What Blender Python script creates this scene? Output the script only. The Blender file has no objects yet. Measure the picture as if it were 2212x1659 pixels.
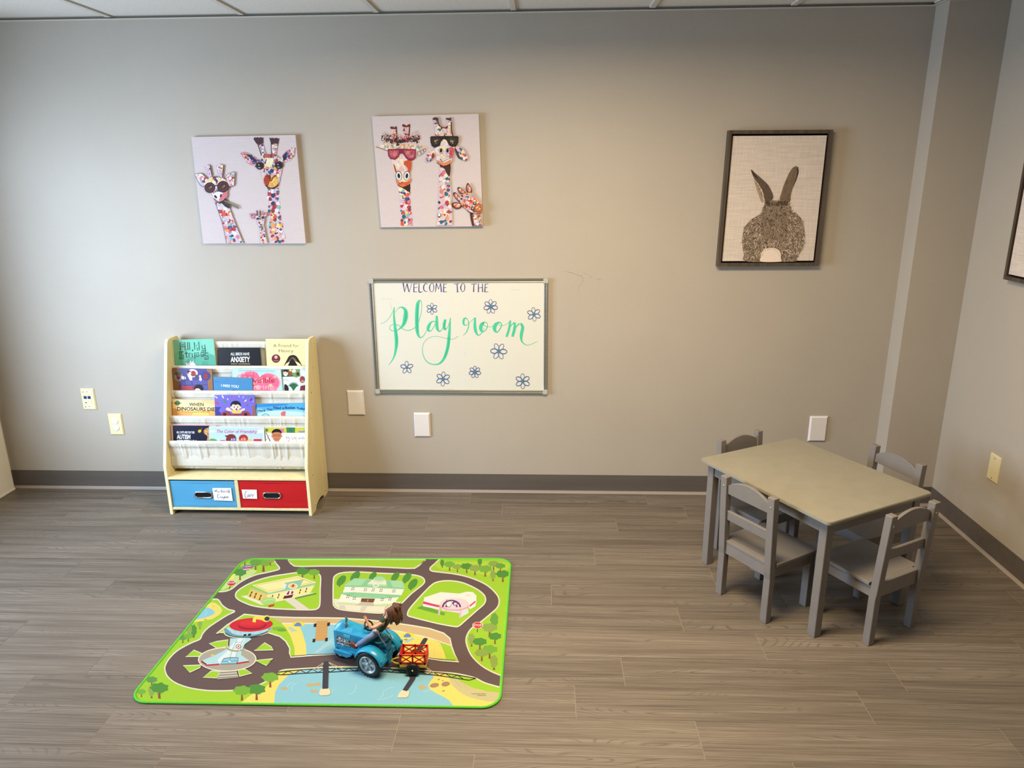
import bpy, bmesh, math, random
from mathutils import Vector, Matrix
from mathutils.geometry import tessellate_polygon
SC = bpy.context.scene
COL = SC.collection
PI = math.pi
# ------------------------------------------------------------------ camera
FPX = 1582.75; IW, IH = 2212.0, 1659.0
CAM = Vector((2.1513, -3.5811, 1.6333))
YAW, PIT, ROL = -0.041998, -0.281302, -0.0080
_f = Vector((math.sin(YAW)*math.cos(PIT), math.cos(YAW)*math.cos(PIT), math.sin(PIT)))
_r = Vector((math.cos(YAW), -math.sin(YAW), 0)); _u = _r.cross(_f)
CR = math.cos(ROL)*_r + math.sin(ROL)*_u
CU = -math.sin(ROL)*_r + math.cos(ROL)*_u
cd = bpy.data.cameras.new('camera'); cam = bpy.data.objects.new('camera', cd); COL.objects.link(cam)
cd.sensor_fit = 'HORIZONTAL'; cd.sensor_width = 36.0; cd.lens = 36.0*FPX/IW; cd.clip_start = 0.02
M4 = Matrix(((CR.x, CU.x, -_f.x, CAM.x), (CR.y, CU.y, -_f.y, CAM.y), (CR.z, CU.z, -_f.z, CAM.z), (0, 0, 0, 1)))
cam.matrix_world = M4
SC.camera = cam

def up(px, py, P0, n):            # where the sight line of a photo point meets a real surface
    d = _f*FPX + CR*(px-IW/2) - CU*(py-IH/2)
    n = Vector(n)
    return CAM + d*(((Vector(P0)-CAM).dot(n))/d.dot(n))
def onwall(px, py, y=0.0): return up(px, py, (0, y, 0), (0, 1, 0))
def onfloor(px, py, z=0.0): return up(px, py, (0, 0, z), (0, 0, 1))

H = 2.3205; XL = -0.7237; XR = 4.110; YF = -4.3
# ------------------------------------------------------------------ light and exposure
SC.view_settings.view_transform = 'Standard'; SC.view_settings.look = 'None'
SC.view_settings.gamma = 1.0; SC.view_settings.use_curve_mapping = False
SC.view_settings.exposure = 0.0
w = bpy.data.worlds.new('world'); SC.world = w; w.use_nodes = True
w.node_tree.nodes['Background'].inputs[0].default_value = (0.75, 0.88, 1.0, 1)
w.node_tree.nodes['Background'].inputs[1].default_value = 0.06
def area(name, loc, target, sx, sy, power, color, spread=180):
    l = bpy.data.lights.new(name, 'AREA'); l.shape = 'RECTANGLE'; l.size = sx; l.size_y = sy
    l.energy = power; l.color = color; l.spread = math.radians(spread)
    o = bpy.data.objects.new(name, l); COL.objects.link(o); o.location = loc
    o.rotation_euler = (Vector(target)-Vector(loc)).to_track_quat('-Z', 'Y').to_euler()
    return o
WIN = (-2.25, -0.60, 0.47, 1.80)      # y0, y1, z0, z1 of the window in the left wall
area('daylight', (XL-0.42, -1.62, 1.20), (0.85, -0.35, 0.66), 1.25, 1.30, 124, (0.60, 0.77, 1.0), 160)
TROFFERS = [(2.16, -1.62, 1.0)]
for (x, y, p) in TROFFERS:
    area('ceiling_lamp', (x, y, H-0.03), (x, y, 0), 1.1, 0.5, 88*p, (1.0, 0.79, 0.52), 173)

# ------------------------------------------------------------------ materials
def lin(c): return tuple(((v/255.0)/12.92 if v/255.0 <= 0.04045 else ((v/255.0+0.055)/1.055)**2.4) for v in c)
_mc = {}
def flat(c, rough=0.6, metal=0.0, spec=0.3):
    k = (tuple(c), rough, metal, spec)
    if k in _mc: return _mc[k]
    m = bpy.data.materials.new('paint_%d_%d_%d' % tuple(c)); m.use_nodes = True
    b = m.node_tree.nodes['Principled BSDF']
    b.inputs['Base Color'].default_value = (*lin(c), 1); b.inputs['Roughness'].default_value = rough
    b.inputs['Metallic'].default_value = metal; b.inputs['Specular IOR Level'].default_value = spec
    _mc[k] = m; return m
def noisy(name, c1, c2, scale=(40, 40, 40), rough=0.6, bump=0.0, bscale=200, detail=3, metal=0.0, spec=0.3, coord='Object', sheen=0):
    m = bpy.data.materials.new(name); m.use_nodes = True; nt = m.node_tree; N = nt.nodes; L = nt.links
    b = N['Principled BSDF']; tc = N.new('ShaderNodeTexCoord'); mp = N.new('ShaderNodeMapping')
    mp.inputs['Scale'].default_value = scale; L.new(tc.outputs[coord], mp.inputs[0])
    n = N.new('ShaderNodeTexNoise'); n.inputs['Scale'].default_value = 1.0; n.inputs['Detail'].default_value = detail
    L.new(mp.outputs[0], n.inputs['Vector'])
    r = N.new('ShaderNodeValToRGB'); r.color_ramp.elements[0].position = .3; r.color_ramp.elements[1].position = .7
    r.color_ramp.elements[0].color = (*lin(c1), 1); r.color_ramp.elements[1].color = (*lin(c2), 1)
    L.new(n.outputs['Fac'], r.inputs[0]); L.new(r.outputs[0], b.inputs['Base Color'])
    b.inputs['Roughness'].default_value = rough; b.inputs['Metallic'].default_value = metal; b.inputs['Specular IOR Level'].default_value = spec
    if bump:
        n2 = N.new('ShaderNodeTexNoise'); n2.inputs['Scale'].default_value = bscale; n2.inputs['Detail'].default_value = 2
        L.new(tc.outputs['Object'], n2.inputs['Vector'])
        bp = N.new('ShaderNodeBump'); bp.inputs['Strength'].default_value = bump; bp.inputs['Distance'].default_value = 0.002
        L.new(n2.outputs['Fac'], bp.inputs['Height']); L.new(bp.outputs[0], b.inputs['Normal'])
    return m
def linen(name, c1, c2, s=700.0, rough=.85):
    m = bpy.data.materials.new(name); m.use_nodes = True; nt = m.node_tree; N = nt.nodes; L = nt.links
    b = N['Principled BSDF']; b.inputs['Roughness'].default_value = rough; b.inputs['Specular IOR Level'].default_value = .1
    tc = N.new('ShaderNodeTexCoord'); facs = []
    for sc in ((s*.03, s*.03, s), (s, s, s*.03)):
        mp = N.new('ShaderNodeMapping'); mp.inputs['Scale'].default_value = sc; L.new(tc.outputs['Object'], mp.inputs[0])
        n = N.new('ShaderNodeTexNoise'); n.inputs['Scale'].default_value = 1; n.inputs['Detail'].default_value = 2
        L.new(mp.outputs[0], n.inputs['Vector']); facs.append(n)
    mx = N.new('ShaderNodeMath'); mx.operation = 'ADD'; L.new(facs[0].outputs[0], mx.inputs[0]); L.new(facs[1].outputs[0], mx.inputs[1])
    r = N.new('ShaderNodeMapRange'); r.inputs['From Min'].default_value = .7; r.inputs['From Max'].default_value = 1.3
    L.new(mx.outputs[0], r.inputs['Value'])
    mm = N.new('ShaderNodeMix'); mm.data_type = 'RGBA'; L.new(r.outputs[0], mm.inputs[0])
    mm.inputs[6].default_value = (*lin(c1), 1); mm.inputs[7].default_value = (*lin(c2), 1)
    L.new(mm.outputs[2], b.inputs['Base Color'])
    return m

# ------------------------------------------------------------------ helpers
def link(name, me, mats, parent=None, smooth=False, autos=None):
    for m in (mats if isinstance(mats, (list, tuple)) else [mats]): me.materials.append(m)
    o = bpy.data.objects.new(name, me); COL.objects.link(o)
    if parent is not None:
        o.parent = parent; 
        if parent.type == 'EMPTY' or True: o.matrix_parent_inverse = parent_world(parent).inverted()
    if smooth:
        for p in me.polygons: p.use_smooth = True
    return o
def parent_world(o):
    m = o.matrix_basis.copy() if o.parent is None else parent_world(o.parent) @ o.matrix_parent_inverse @ o.matrix_basis
    return m
def tag(o, label=None, cat=None, group=None, kind=None):
    if label: o['label'] = label
    if cat: o['category'] = cat
    if group: o['group'] = group
    if kind: o['kind'] = kind
    return o
def thing(name, loc, label, cat, group=None, rz=0):
    o = bpy.data.objects.new(name, None); COL.objects.link(o); o.location = loc; o.rotation_euler = (0, 0, rz)
    o.empty_display_size = .05
    return tag(o, label, cat, group)
def struct(o): o['kind'] = 'structure'; return o

class BM:
    """collects shapes for ONE mesh; mat index per face"""
    def __init__(s): s.b = bmesh.new()
    def box(s, lo, hi, bev=0.0, mi=0, seg=1, M=None):
        t = bmesh.new()
        bmesh.ops.create_cube(t, size=1)
        c = [(lo[i]+hi[i])/2 for i in range(3)]; d = [abs(hi[i]-lo[i]) for i in range(3)]
        for v in t.verts: v.co = Vector((v.co.x*d[0]+c[0], v.co.y*d[1]+c[1], v.co.z*d[2]+c[2]))
        if bev > 0: bmesh.ops.bevel(t, geom=t.edges[:], offset=bev, segments=seg, affect='EDGES', profile=.5)
        s._merge(t, mi, M); return s
    def _merge(s, t, mi=0, M=None, smooth=False):
        vm = {}
        for v in t.verts: vm[v] = s.b.verts.new(M @ v.co if M is not None else v.co)
        for f in t.faces:
            try: nf = s.b.faces.new([vm[v] for v in f.verts])
            except ValueError: continue
            nf.material_index = mi; nf.smooth = smooth or f.smooth
        t.free()
    def prism(s, pts, axis, a, b, mi=0, bev=0.0, M=None, seg=1):
        """pts: 2-D outline; axis: 0 x (pts y,z) 1 y (pts x,z) 2 z (pts x,y)"""
        t = bmesh.new()
        def mk(p, w):
            return {0: (w, p[0], p[1]), 1: (p[0], w, p[1]), 2: (p[0], p[1], w)}[axis]
        va = [t.verts.new(mk(p, a)) for p in pts]; vb = [t.verts.new(mk(p, b)) for p in pts]
        t.faces.new(va); t.faces.new(vb[::-1])
        n = len(pts)
        for i in range(n): t.faces.new((va[i], vb[i], vb[(i+1) % n], va[(i+1) % n])[::-1])
        bmesh.ops.recalc_face_normals(t, faces=t.faces)
        if bev > 0:
            es = [e for e in t.edges if len(e.link_faces) == 2 and e.calc_face_angle(0) > .6]
            bmesh.ops.bevel(t, geom=es, offset=bev, segments=seg, affect='EDGES')
        s._merge(t, mi, M); return s
    def cyl(s, p0, p1, r0, r1=None, n=16, mi=0, cap=True, smooth=True):
        r1 = r0 if r1 is None else r1
        p0 = Vector(p0); p1 = Vector(p1); d = (p1-p0)
        L = d.length; q = d.to_track_quat('Z', 'Y').to_matrix().to_4x4(); q.translation = (p0+p1)/2
        t = bmesh.new()
        bmesh.ops.create_cone(t, cap_ends=cap, segments=n, radius1=r0, radius2=r1, depth=L)
        for f in t.faces: f.smooth = smooth and len(f.verts) == 4
        s._merge(t, mi, q); return s
    def tube(s, pts, r, n=8, mi=0, closed=False):
        pts = [Vector(p) for p in pts]; m = len(pts); rings = []
        rr = r if isinstance(r, (list, tuple)) else [r]*m
        prev = None
        for i, p in enumerate(pts):
            if closed: d = pts[(i+1) % m]-pts[i-1]
            else: d = pts[min(i+1, m-1)]-pts[max(i-1, 0)]
            d.normalize()
            if prev is None:
                a = d.cross(Vector((0, 0, 1)));
                if a.length < .1: a = d.cross(Vector((0, 1, 0)))
            else: a = prev - d*prev.dot(d)
            a.normalize(); prev = a; b = d.cross(a)
            rings.append([s.b.verts.new(p+a*math.cos(2*PI*k/n)*rr[i]+b*math.sin(2*PI*k/n)*rr[i]) for k in range(n)])
        for i in range(m if closed else m-1):
            A = rings[i]; B = rings[(i+1) % m]
            for k in range(n):
                f = s.b.faces.new((A[k], A[(k+1) % n], B[(k+1) % n], B[k])); f.smooth = True; f.material_index = mi
        if not closed:
            for R in (rings[0][::-1], rings[-1]):
                f = s.b.faces.new(R); f.material_index = mi
        return s
    def ball(s, c, r, mi=0, u=12, v=8, M=None):
        t = bmesh.new(); bmesh.ops.create_uvsphere(t, u_segments=u, v_segments=v, radius=1)
        rr = r if isinstance(r, (list, tuple)) else (r, r, r)
        for x in t.verts: x.co = Vector((x.co.x*rr[0], x.co.y*rr[1], x.co.z*rr[2]))
        T = Matrix.Translation(Vector(c)) @ (M if M is not None else Matrix.Identity(4))
        for f in t.faces: f.smooth = True
        s._merge(t, mi, T); return s
    def lathe(s, prof, c, ax, n=24, mi=0, ang=2*PI, smooth=True):
        """prof: (radius, offset along ax)"""
        ax = Vector(ax).normalized(); a = ax.orthogonal().normalized(); b = ax.cross(a); c = Vector(c)
        R = [[s.b.verts.new(c+ax*h+(a*math.cos(2*PI*k/n)+b*math.sin(2*PI*k/n))*r) for k in range(n)] for (r, h) in prof]
        for i in range(len(prof)-1):
            for k in range(n):
                f = s.b.faces.new((R[i][k], R[i][(k+1) % n], R[i+1][(k+1) % n], R[i+1][k])); f.smooth = smooth; f.material_index = mi
        for q in (R[0][::-1], R[-1]):
            f = s.b.faces.new(q); f.material_index = mi
        return s
    def xf(s, M):
        for v in s.b.verts: v.co = M @ v.co
        return s
    def out(s, name, mats, parent=None, label=None):
        bmesh.ops.recalc_face_normals(s.b, faces=s.b.faces)
        me = bpy.data.meshes.new(name); s.b.to_mesh(me); s.b.free()
        o = link(name, me, mats, parent)
        if label: o['label'] = label
        return o

def smooth_pts(P, closed=False, k=6):
    """Catmull-Rom through 2-D (or n-D) points"""
    n = len(P); out = []
    if n < 3: return list(P)
    rng = range(n) if closed else range(n-1)
    for i in rng:
        p0 = P[(i-1) % n] if closed or i > 0 else P[0]; p1 = P[i]; p2 = P[(i+1) % n]
        p3 = P[(i+2) % n] if closed or i+2 < n else P[n-1]
        for j in range(k):
            t = j/k
            out.append(tuple(.5*((2*a1)+(-a0+a2)*t+(2*a0-5*a1+4*a2-a3)*t*t+(-a0+3*a1-3*a2+a3)*t**3) for a0, a1, a2, a3 in zip(p0, p1, p2, p3)))
    if not closed: out.append(tuple(P[-1]))
    return out
def inside(p, poly):
    x, y = p; c = False; n = len(poly); j = n-1
    for i in range(n):
        xi, yi = poly[i][0], poly[i][1]; xj, yj = poly[j][0], poly[j][1]
        if (yi > y) != (yj > y) and x < (xj-xi)*(y-yi)/(yj-yi)+xi: c = not c
        j = i
    return c
_glyph = {}
def text_mesh(s, bold=0.0):
    k = (s, bold)
    if k in _glyph: return _glyph[k]
    cu = bpy.data.curves.new('t', 'FONT'); cu.body = s; cu.size = 1; cu.offset = bold; cu.resolution_u = 3
    ob = bpy.data.objects.new('t', cu); me = bpy.data.meshes.new_from_object(ob)
    vs = [(v.co.x, v.co.y) for v in me.vertices]; fs = [tuple(p.vertices) for p in me.polygons]
    bpy.data.objects.remove(ob); bpy.data.curves.remove(cu); bpy.data.meshes.remove(me)
    w_ = (min([v[0] for v in vs] or [0]), max([v[0] for v in vs] or [1]))
    _glyph[k] = (vs, fs, w_); return _glyph[k]

def topx(w_):        # photo position of a world point
    d = Vector(w_)-CAM; z = d.dot(_f); return (IW/2+FPX*d.dot(CR)/z, IH/2-FPX*d.dot(CU)/z)
class Art:
    """printed or drawn picture lying on a real plane; drawn back to front, each shape a hair above the last"""
    def __init__(s, P0, n, org=(0, 0), sc=1.0, step=6e-6):
        s.P0 = Vector(P0); s.n = Vector(n).normalized(); s.org = org; s.sc = sc; s.step = step; s.k = 0
        s.v = []; s.f = []; s.m = []; s.mats = []; s.rough = .6; s.spec = .25; s.gain = 1.0; s.clip = None
    def mi(s, c):
        m = c if not isinstance(c, tuple) else flat(tuple(int(v*s.gain) for v in c), s.rough, 0.0, s.spec)
        if m not in s.mats: s.mats.append(m)
        return s.mats.index(m)
    def P(s, x, y):
        return up(s.org[0]+x/s.sc, s.org[1]+y/s.sc, s.P0, s.n)
    def tri(s, pts, faces, c):
        if s.clip:
            cp = s.clip; n = len(cp); area_ = sum(cp[i][0]*cp[(i+1) % n][1]-cp[(i+1) % n][0]*cp[i][1] for i in range(n)); sg = 1 if area_ > 0 else -1
            def side(p, a, b_): return sg*((b_[0]-a[0])*(p[1]-a[1])-(b_[1]-a[1])*(p[0]-a[0]))
            if any(side(p, cp[i], cp[(i+1) % n]) < 0 for p in pts for i in range(n)):
                V = []; Fc = []
                for f in faces:
                    q = [(pts[i][0], pts[i][1]) for i in f]
                    for i in range(n):
                        a, b_ = cp[i], cp[(i+1) % n]; o = []
                        for j in range(len(q)):
                            p0, p1 = q[j-1], q[j]; s0, s1 = side(p0, a, b_), side(p1, a, b_)
                            if (s0 < 0) != (s1 < 0): t = s0/(s0-s1); o.append((p0[0]+(p1[0]-p0[0])*t, p0[1]+(p1[1]-p0[1])*t))
                            if s1 >= 0: o.append(p1)
                        q = o
                        if len(q) < 3: break
                    if len(q) >= 3: Fc.append(tuple(range(len(V), len(V)+len(q)))); V += q
                if not Fc: return
                pts, faces = V, Fc
        i0 = len(s.v); off = s.n*(s.k*s.step); mi = s.mi(c)
        s.v += [s.P(p[0], p[1])+off for p in pts]
        for f in faces: s.f.append([i0+i for i in f]); s.m.append(mi)
        s.k += 1
    def poly(s, pts, c, smooth=False, k=6):
        if smooth: pts = smooth_pts(pts, True, k)
        t = tessellate_polygon([[Vector((p[0], p[1], 0)) for p in pts]])
        s.tri(pts, t, c)
    def ell(s, x, y, rx, ry, c, a=0, n=20):
        a = math.radians(a)
        s.tri([(x+math.cos(a)*rx*math.cos(2*PI*i/n)-math.sin(a)*ry*math.sin(2*PI*i/n), y+math.sin(a)*rx*math.cos(2*PI*i/n)+math.cos(a)*ry*math.sin(2*PI*i/n)) for i in range(n)], [tuple(range(n))], c)
    def stroke(s, pts, wd, c, smooth=True, closed=False, k=6):
        """pts (x,y) or (x,y,width)"""
        P = [p if len(p) == 3 else (p[0], p[1], wd) for p in pts]
        if smooth and len(P) > 2: P = smooth_pts(P, closed, k)
        n = len(P); V = []; Fc = []
        for i in range(n):
            a = P[i-1] if (closed or i > 0) else P[0]; b = P[(i+1) % n] if (closed or i < n-1) else P[-1]
            dx, dy = b[0]-a[0], b[1]-a[1]; l = math.hypot(dx, dy) or 1; h = max(P[i][2], .3)/2
            V += [(P[i][0]-dy/l*h, P[i][1]+dx/l*h), (P[i][0]+dy/l*h, P[i][1]-dx/l*h)]
        for i in range(n if closed else n-1):
            j = (i+1) % n; Fc.append((2*i, 2*i+1, 2*j+1, 2*j))
        s.tri(V, Fc, c)
    def text(s, txt, x, y, h, c, wd=None, ang=0, shear=0, bold=0.0, center=False):
        """cap height h, baseline at y, left edge x; wd stretches to that width"""
        vs, fs, (a, b) = text_mesh(txt, bold)
        if not vs: return
        k = h/0.73; kx = k if wd is None else wd/(b-a)
        ca, sa = math.cos(math.radians(ang)), math.sin(math.radians(ang)); V = []
        for vx, vy in vs:
            X = (vx-a)*kx + vy*k*shear; Y = -vy*k
            if center: X -= (b-a)*kx/2
            V.append((x+X*ca-Y*sa, y+X*sa+Y*ca))
        s.tri(V, fs, c)
    def dabs(s, poly, n, r, pal, seed=0, asp=1.3):
        n = int(n*1.7); r *= .82
        R = random.Random(seed); xs = [p[0] for p in poly]; ys = [p[1] for p in poly]; done = 0; tries = 0
        while done < n and tries < n*40:
            tries += 1
            x = R.uniform(min(xs), max(xs)); y = R.uniform(min(ys), max(ys)); q = r*R.uniform(.55, 1.25)
            if not (inside((x, y), poly) and inside((x+q*.8, y), poly) and inside((x-q*.8, y), poly) and inside((x, y-q*.8), poly) and inside((x, y+q*.8), poly)): continue
            s.ell(x, y, q, q*R.uniform(.8, asp), R.choice(pal), R.uniform(-30, 30), 8); done += 1
    def out(s, name, parent=None, extra=None, label=None):
        me = bpy.data.meshes.new(name)
        me.from_pydata([tuple(v) for v in s.v], [], s.f)
        for m in s.mats: me.materials.append(m)
        for p, m in zip(me.polygons, s.m): p.material_index = m
        # all faces look along the plane's normal
        bm = bmesh.new(); bm.from_mesh(me)
        if extra is not None:        # solid body of the thing, same mesh
            base = len(me.materials)
            for em in extra[1]: me.materials.append(em)
            vm = {}
            for v in extra[0].b.verts: vm[v] = bm.verts.new(v.co)
            for f in extra[0].b.faces:
                nf = bm.faces.new([vm[v] for v in f.verts]); nf.material_index = base+f.material_index
            extra[0].b.free()
        for f in bm.faces: f.normal_update()
        bm.to_mesh(me); bm.free()
        o = bpy.data.objects.new(name, me); COL.objects.link(o)
        if parent is not None: o.parent = parent; o.matrix_parent_inverse = parent_world(parent).inverted()
        if label: o['label'] = label
        return o
def quadbox(A, B, C, D, n, t, mi=0, bm=None):
    """slab: front quad A B C D, thickness t away from n"""
    bm = bm or BM(); n = Vector(n).normalized()
    fr = [bm.b.verts.new(Vector(p)) for p in (A, B, C, D)]; bk = [bm.b.verts.new(Vector(p)-n*t) for p in (A, B, C, D)]
    fs = [bm.b.faces.new(fr), bm.b.faces.new(bk[::-1])]
    for i in range(4): fs.append(bm.b.faces.new((fr[i], bk[i], bk[(i+1) % 4], fr[(i+1) % 4])))
    for f in fs: f.material_index = mi
    return bm

# ------------------------------------------------------------------ the room
wallm = noisy('wall_paint', (168, 159, 146), (171, 162, 149), (3, 3, 3), rough=.55, bump=.12, bscale=350, spec=.25)
def wall_box(name, lo, hi, mats=wallm, cuts=None):
    b = BM(); b.box(lo, hi); return struct(b.out(name, mats))
T = .12
wall_box('wall_back', (XL-T, 0, -.02), (XR+T, T, H+.1))
wall_box('wall_right', (XR, YF-T, -.02), (XR+T, 0, H+.1))
#wall_box('wall_front', (XL-T, YF-T, -.02), (XR+T, YF, H+.1))
b = BM(); y0, y1, z0, z1 = WIN
b.box((XL-T, YF, -.02), (XL, y0, H+.1)); b.box((XL-T, y1, -.02), (XL, 0, H+.1))
b.box((XL-T, y0, -.02), (XL, y1, z0)); b.box((XL-T, y0, z1), (XL, y1, H+.1))
struct(b.out('wall_left', wallm))
# boxed-out pier in the right corner
b = BM(); b.box((3.8565, -.1138, 0), (XR, 0, H+.005)); struct(b.out('wall_pier', wallm))
# window frame in the left wall (outside the picture, daylight comes through it)
wf = BM(); white = flat((232, 230, 225), .45)
for a_, b_ in (((y0, z0), (y0+.04, z1)), ((y1-.04, z0), (y1, z1)), ((y0, z0), (y1, z0+.04)), ((y0, z1-.04), (y1, z1)), (((y0+y1)/2-.02, z0), ((y0+y1)/2+.02, z1))):
    wf.box((XL-.06, a_[0], a_[1]), (XL-.02, b_[0], b_[1]), .004)
struct(wf.out('window_1', white))

# floor: vinyl planks 6 in x 36 in, seams where the photo has them
PW, PL, = .1524, .9144
seam = {1: 1.781, 2: 1.955, 3: 1.60, 4: 2.067, 5: 2.388, 6: 2.870, 7: 2.194, 8: 2.680, 9: 2.938, 10: 2.431, 11: 2.263, 12: 2.628, 13: 2.874}
rowy = {1: -.141, 2: -.295, 3: -.443, 4: -.593, 5: -.7475, 6: -.905, 7: -1.0545, 8: -1.215, 9: -1.372, 10: -1.521, 11: -1.674, 12: -1.830}
Rr = random.Random(7)
def plank_floor():
    fb = bmesh.new(); uvl = fb.loops.layers.uv.new('uv'); rl = fb.faces.layers.float.new('rnd')
    yt = .0; k = 1
    while yt > YF:
        yb = rowy.get(k, yt-PW); xs = seam.get(k, Rr.uniform(0, PL)); x = xs-math.ceil((xs-XL)/PL)*PL
        while x < XR:
            a, b2 = max(x, XL-.01)+.0007, min(x+PL, XR+.01)-.0007
            if b2 > a:
                vs = [fb.verts.new((a, yt-.0005, 0)), fb.verts.new((b2, yt-.0005, 0)), fb.verts.new((b2, yb+.0005, 0)), fb.verts.new((a, yb+.0005, 0))]
                f = fb.faces.new(vs[::-1]); f[rl] = Rr.random(); o_ = (Rr.uniform(0, 40), Rr.uniform(0, 40))
                for l in f.loops: l[uvl].uv = (l.vert.co.x-x+o_[0], l.vert.co.y-yb+o_[1])
            x += PL
        yt = yb; k += 1
    # substrate under the seams
    vs = [fb.verts.new(p) for p in ((XL-.1, YF-.1, -.0006), (XR+.1, YF-.1, -.0006), (XR+.1, .1, -.0006), (XL-.1, .1, -.0006))]
    f = fb.faces.new(vs); f.material_index = 1
    fb.normal_update()
    me = bpy.data.meshes.new('floor'); fb.to_mesh(me); fb.free(); return me
def floor_mat():
    m = bpy.data.materials.new('vinyl_planks'); m.use_nodes = True; nt = m.node_tree; N = nt.nodes; L = nt.links
    b = N['Principled BSDF']; uv = N.new('ShaderNodeUVMap'); uv.uv_map = 'uv'
    at = N.new('ShaderNodeAttribute'); at.attribute_name = 'rnd'
    def noise(sc, det=4, rough=.6, dist=0.0):
        mp = N.new('ShaderNodeMapping'); mp.inputs['Scale'].default_value = sc; L.new(uv.outputs[0], mp.inputs[0])
        n = N.new('ShaderNodeTexNoise'); n.inputs['Scale'].default_value = 1; n.inputs['Detail'].default_value = det
        n.inputs['Roughness'].default_value = rough; n.inputs['Distortion'].default_value = dist; L.new(mp.outputs[0], n.inputs['Vector']); return n
    fine = noise((3.0, 210, 1), 6, .66); broad = noise((.9, 26, 1), 3, .5, .6); pores = noise((7, 420, 1), 2, .5)
    # cathedral figure: contour lines of a stretched noise
    cat = noise((1.6, 9, 1), 1, .4, .3)
    mu = N.new('ShaderNodeMath'); mu.operation = 'MULTIPLY'; mu.inputs[1].default_value = 26; L.new(cat.outputs[0], mu.inputs[0])
    fr = N.new('ShaderNodeMath'); fr.operation = 'PINGPONG'; fr.inputs[1].default_value = .5; L.new(mu.outputs[0], fr.inputs[0])
    cr = N.new('ShaderNodeValToRGB'); L.new(fr.outputs[0], cr.inputs[0])
    cr.color_ramp.elements[0].position = 0; cr.color_ramp.elements[0].color = (.60, .60, .60, 1)
    cr.color_ramp.elements[1].position = .17; cr.color_ramp.elements[1].color = (1, 1, 1, 1)
    cmask = N.new('ShaderNodeMapRange'); cmask.inputs['From Min'].default_value = .52; cmask.inputs['From Max'].default_value = .66
    L.new(broad.outputs[0], cmask.inputs['Value'])
    r = N.new('ShaderNodeValToRGB'); e = r.color_ramp.elements
    e[0].position = .30; e[0].color = (*lin((70, 63, 56)), 1); e[1].position = .72; e[1].color = (*lin((138, 129, 117)), 1)
    em = e.new(.5); em.color = (*lin((106, 97, 87)), 1)
    s1 = N.new('ShaderNodeMath'); s1.operation = 'MULTIPLY_ADD'; s1.inputs[1].default_value = .6; L.new(fine.outputs[0], s1.inputs[0])
    s2 = N.new('ShaderNodeMath'); s2.operation = 'MULTIPLY'; s2.inputs[1].default_value = .4; L.new(broad.outputs[0], s2.inputs[0]); L.new(s2.outputs[0], s1.inputs[2])
    L.new(s1.outputs[0], r.inputs[0])
    mx = N.new('ShaderNodeMix'); mx.data_type = 'RGBA'; mx.blend_type = 'MULTIPLY'; L.new(cmask.outputs[0], mx.inputs[0])
    L.new(r.outputs[0], mx.inputs[6]); L.new(cr.outputs[0], mx.inputs[7])
    tone = N.new('ShaderNodeMapRange'); tone.inputs['To Min'].default_value = .88; tone.inputs['To Max'].default_value = 1.08; L.new(at.outputs['Fac'], tone.inputs['Value'])
    vm = N.new('ShaderNodeVectorMath'); vm.operation = 'SCALE'; L.new(mx.outputs[2], vm.inputs[0]); L.new(tone.outputs[0], vm.inputs['Scale'])
    L.new(vm.outputs[0], b.inputs['Base Color'])
    b.inputs['Roughness'].default_value = .48; b.inputs['Specular IOR Level'].default_value = .35
    bp = N.new('ShaderNodeBump'); bp.inputs['Strength'].default_value = .25; bp.inputs['Distance'].default_value = .0006
    L.new(pores.outputs[0], bp.inputs['Height']); L.new(bp.outputs[0], b.inputs['Normal'])
    return m
struct(link('floor', plank_floor(), [floor_mat(), flat((148, 136, 119), .7)]))

# ceiling: lay-in tiles on T-bars
tilem = noisy('ceiling_tile', (214, 208, 198), (230, 224, 215), (260, 260, 260), rough=.9, bump=.8, bscale=260, spec=.05)
cb = BM(); cb.box((XL-T, YF-T, H+.006), (XR+T, T, H+.08)); struct(cb.out('ceiling', tilem))
gx = .2036; tb = BM()
for k in range(-2, 8):
    x = gx+k*.6096
    if XL < x < XR: tb.box((x-.024, YF, H-.001), (x, -.02, H+.008), 0)
for k in range(0, 9):
    y = -.5-k*.6096
    if y > YF: tb.box((XL, y-.012, H-.0015), (XR, y+.012, H+.0075), 0)
gridm = flat((210, 204, 192), .5)
struct(tb.out('trim_1', gridm)); bpy.data.objects['trim_1']['label'] = 'painted metal ceiling grid bars'
ab = BM()
ab.box((XL, -.022, H-.009), (3.8565, 0, H-.007))
ab.box((3.8565-.022, -.1138, H-.009), (3.8565, -.022, H-.007)); ab.box((3.8565-.022, -.1138-.022, H-.009), (XR, -.1138, H-.007))
struct(ab.out('trim_2', gridm))
# ceiling troffers (behind the picture edge)
emi = bpy.data.materials.new('lamp_diffuser'); emi.use_nodes = True
eb = emi.node_tree.nodes['Principled BSDF']; eb.inputs['Emission Color'].default_value = (1, .84, .62, 1); eb.inputs['Emission Strength'].default_value = 2.0
for i, (x, y, p) in enumerate(TROFFERS):
    r_ = thing('ceiling_light', (x, y, H), ['recessed ceiling light panel above the play mat'][i], 'ceiling light')
    f_ = BM()
    for lo, hi in (((-.6, -.3), (.6, -.27)), ((-.6, .27), (.6, .3)), ((-.6, -.27), (-.57, .27)), ((.57, -.27), (.6, .27))):
        f_.box((x+lo[0], y+lo[1], H-.014), (x+hi[0], y+hi[1], H+.004))
    f_.out('frame', white, r_)
    d_ = BM(); d_.box((x-.57, y-.27, H-.006), (x+.57, y+.27, H+.002)); d_.out('diffuser', emi, r_)

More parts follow.
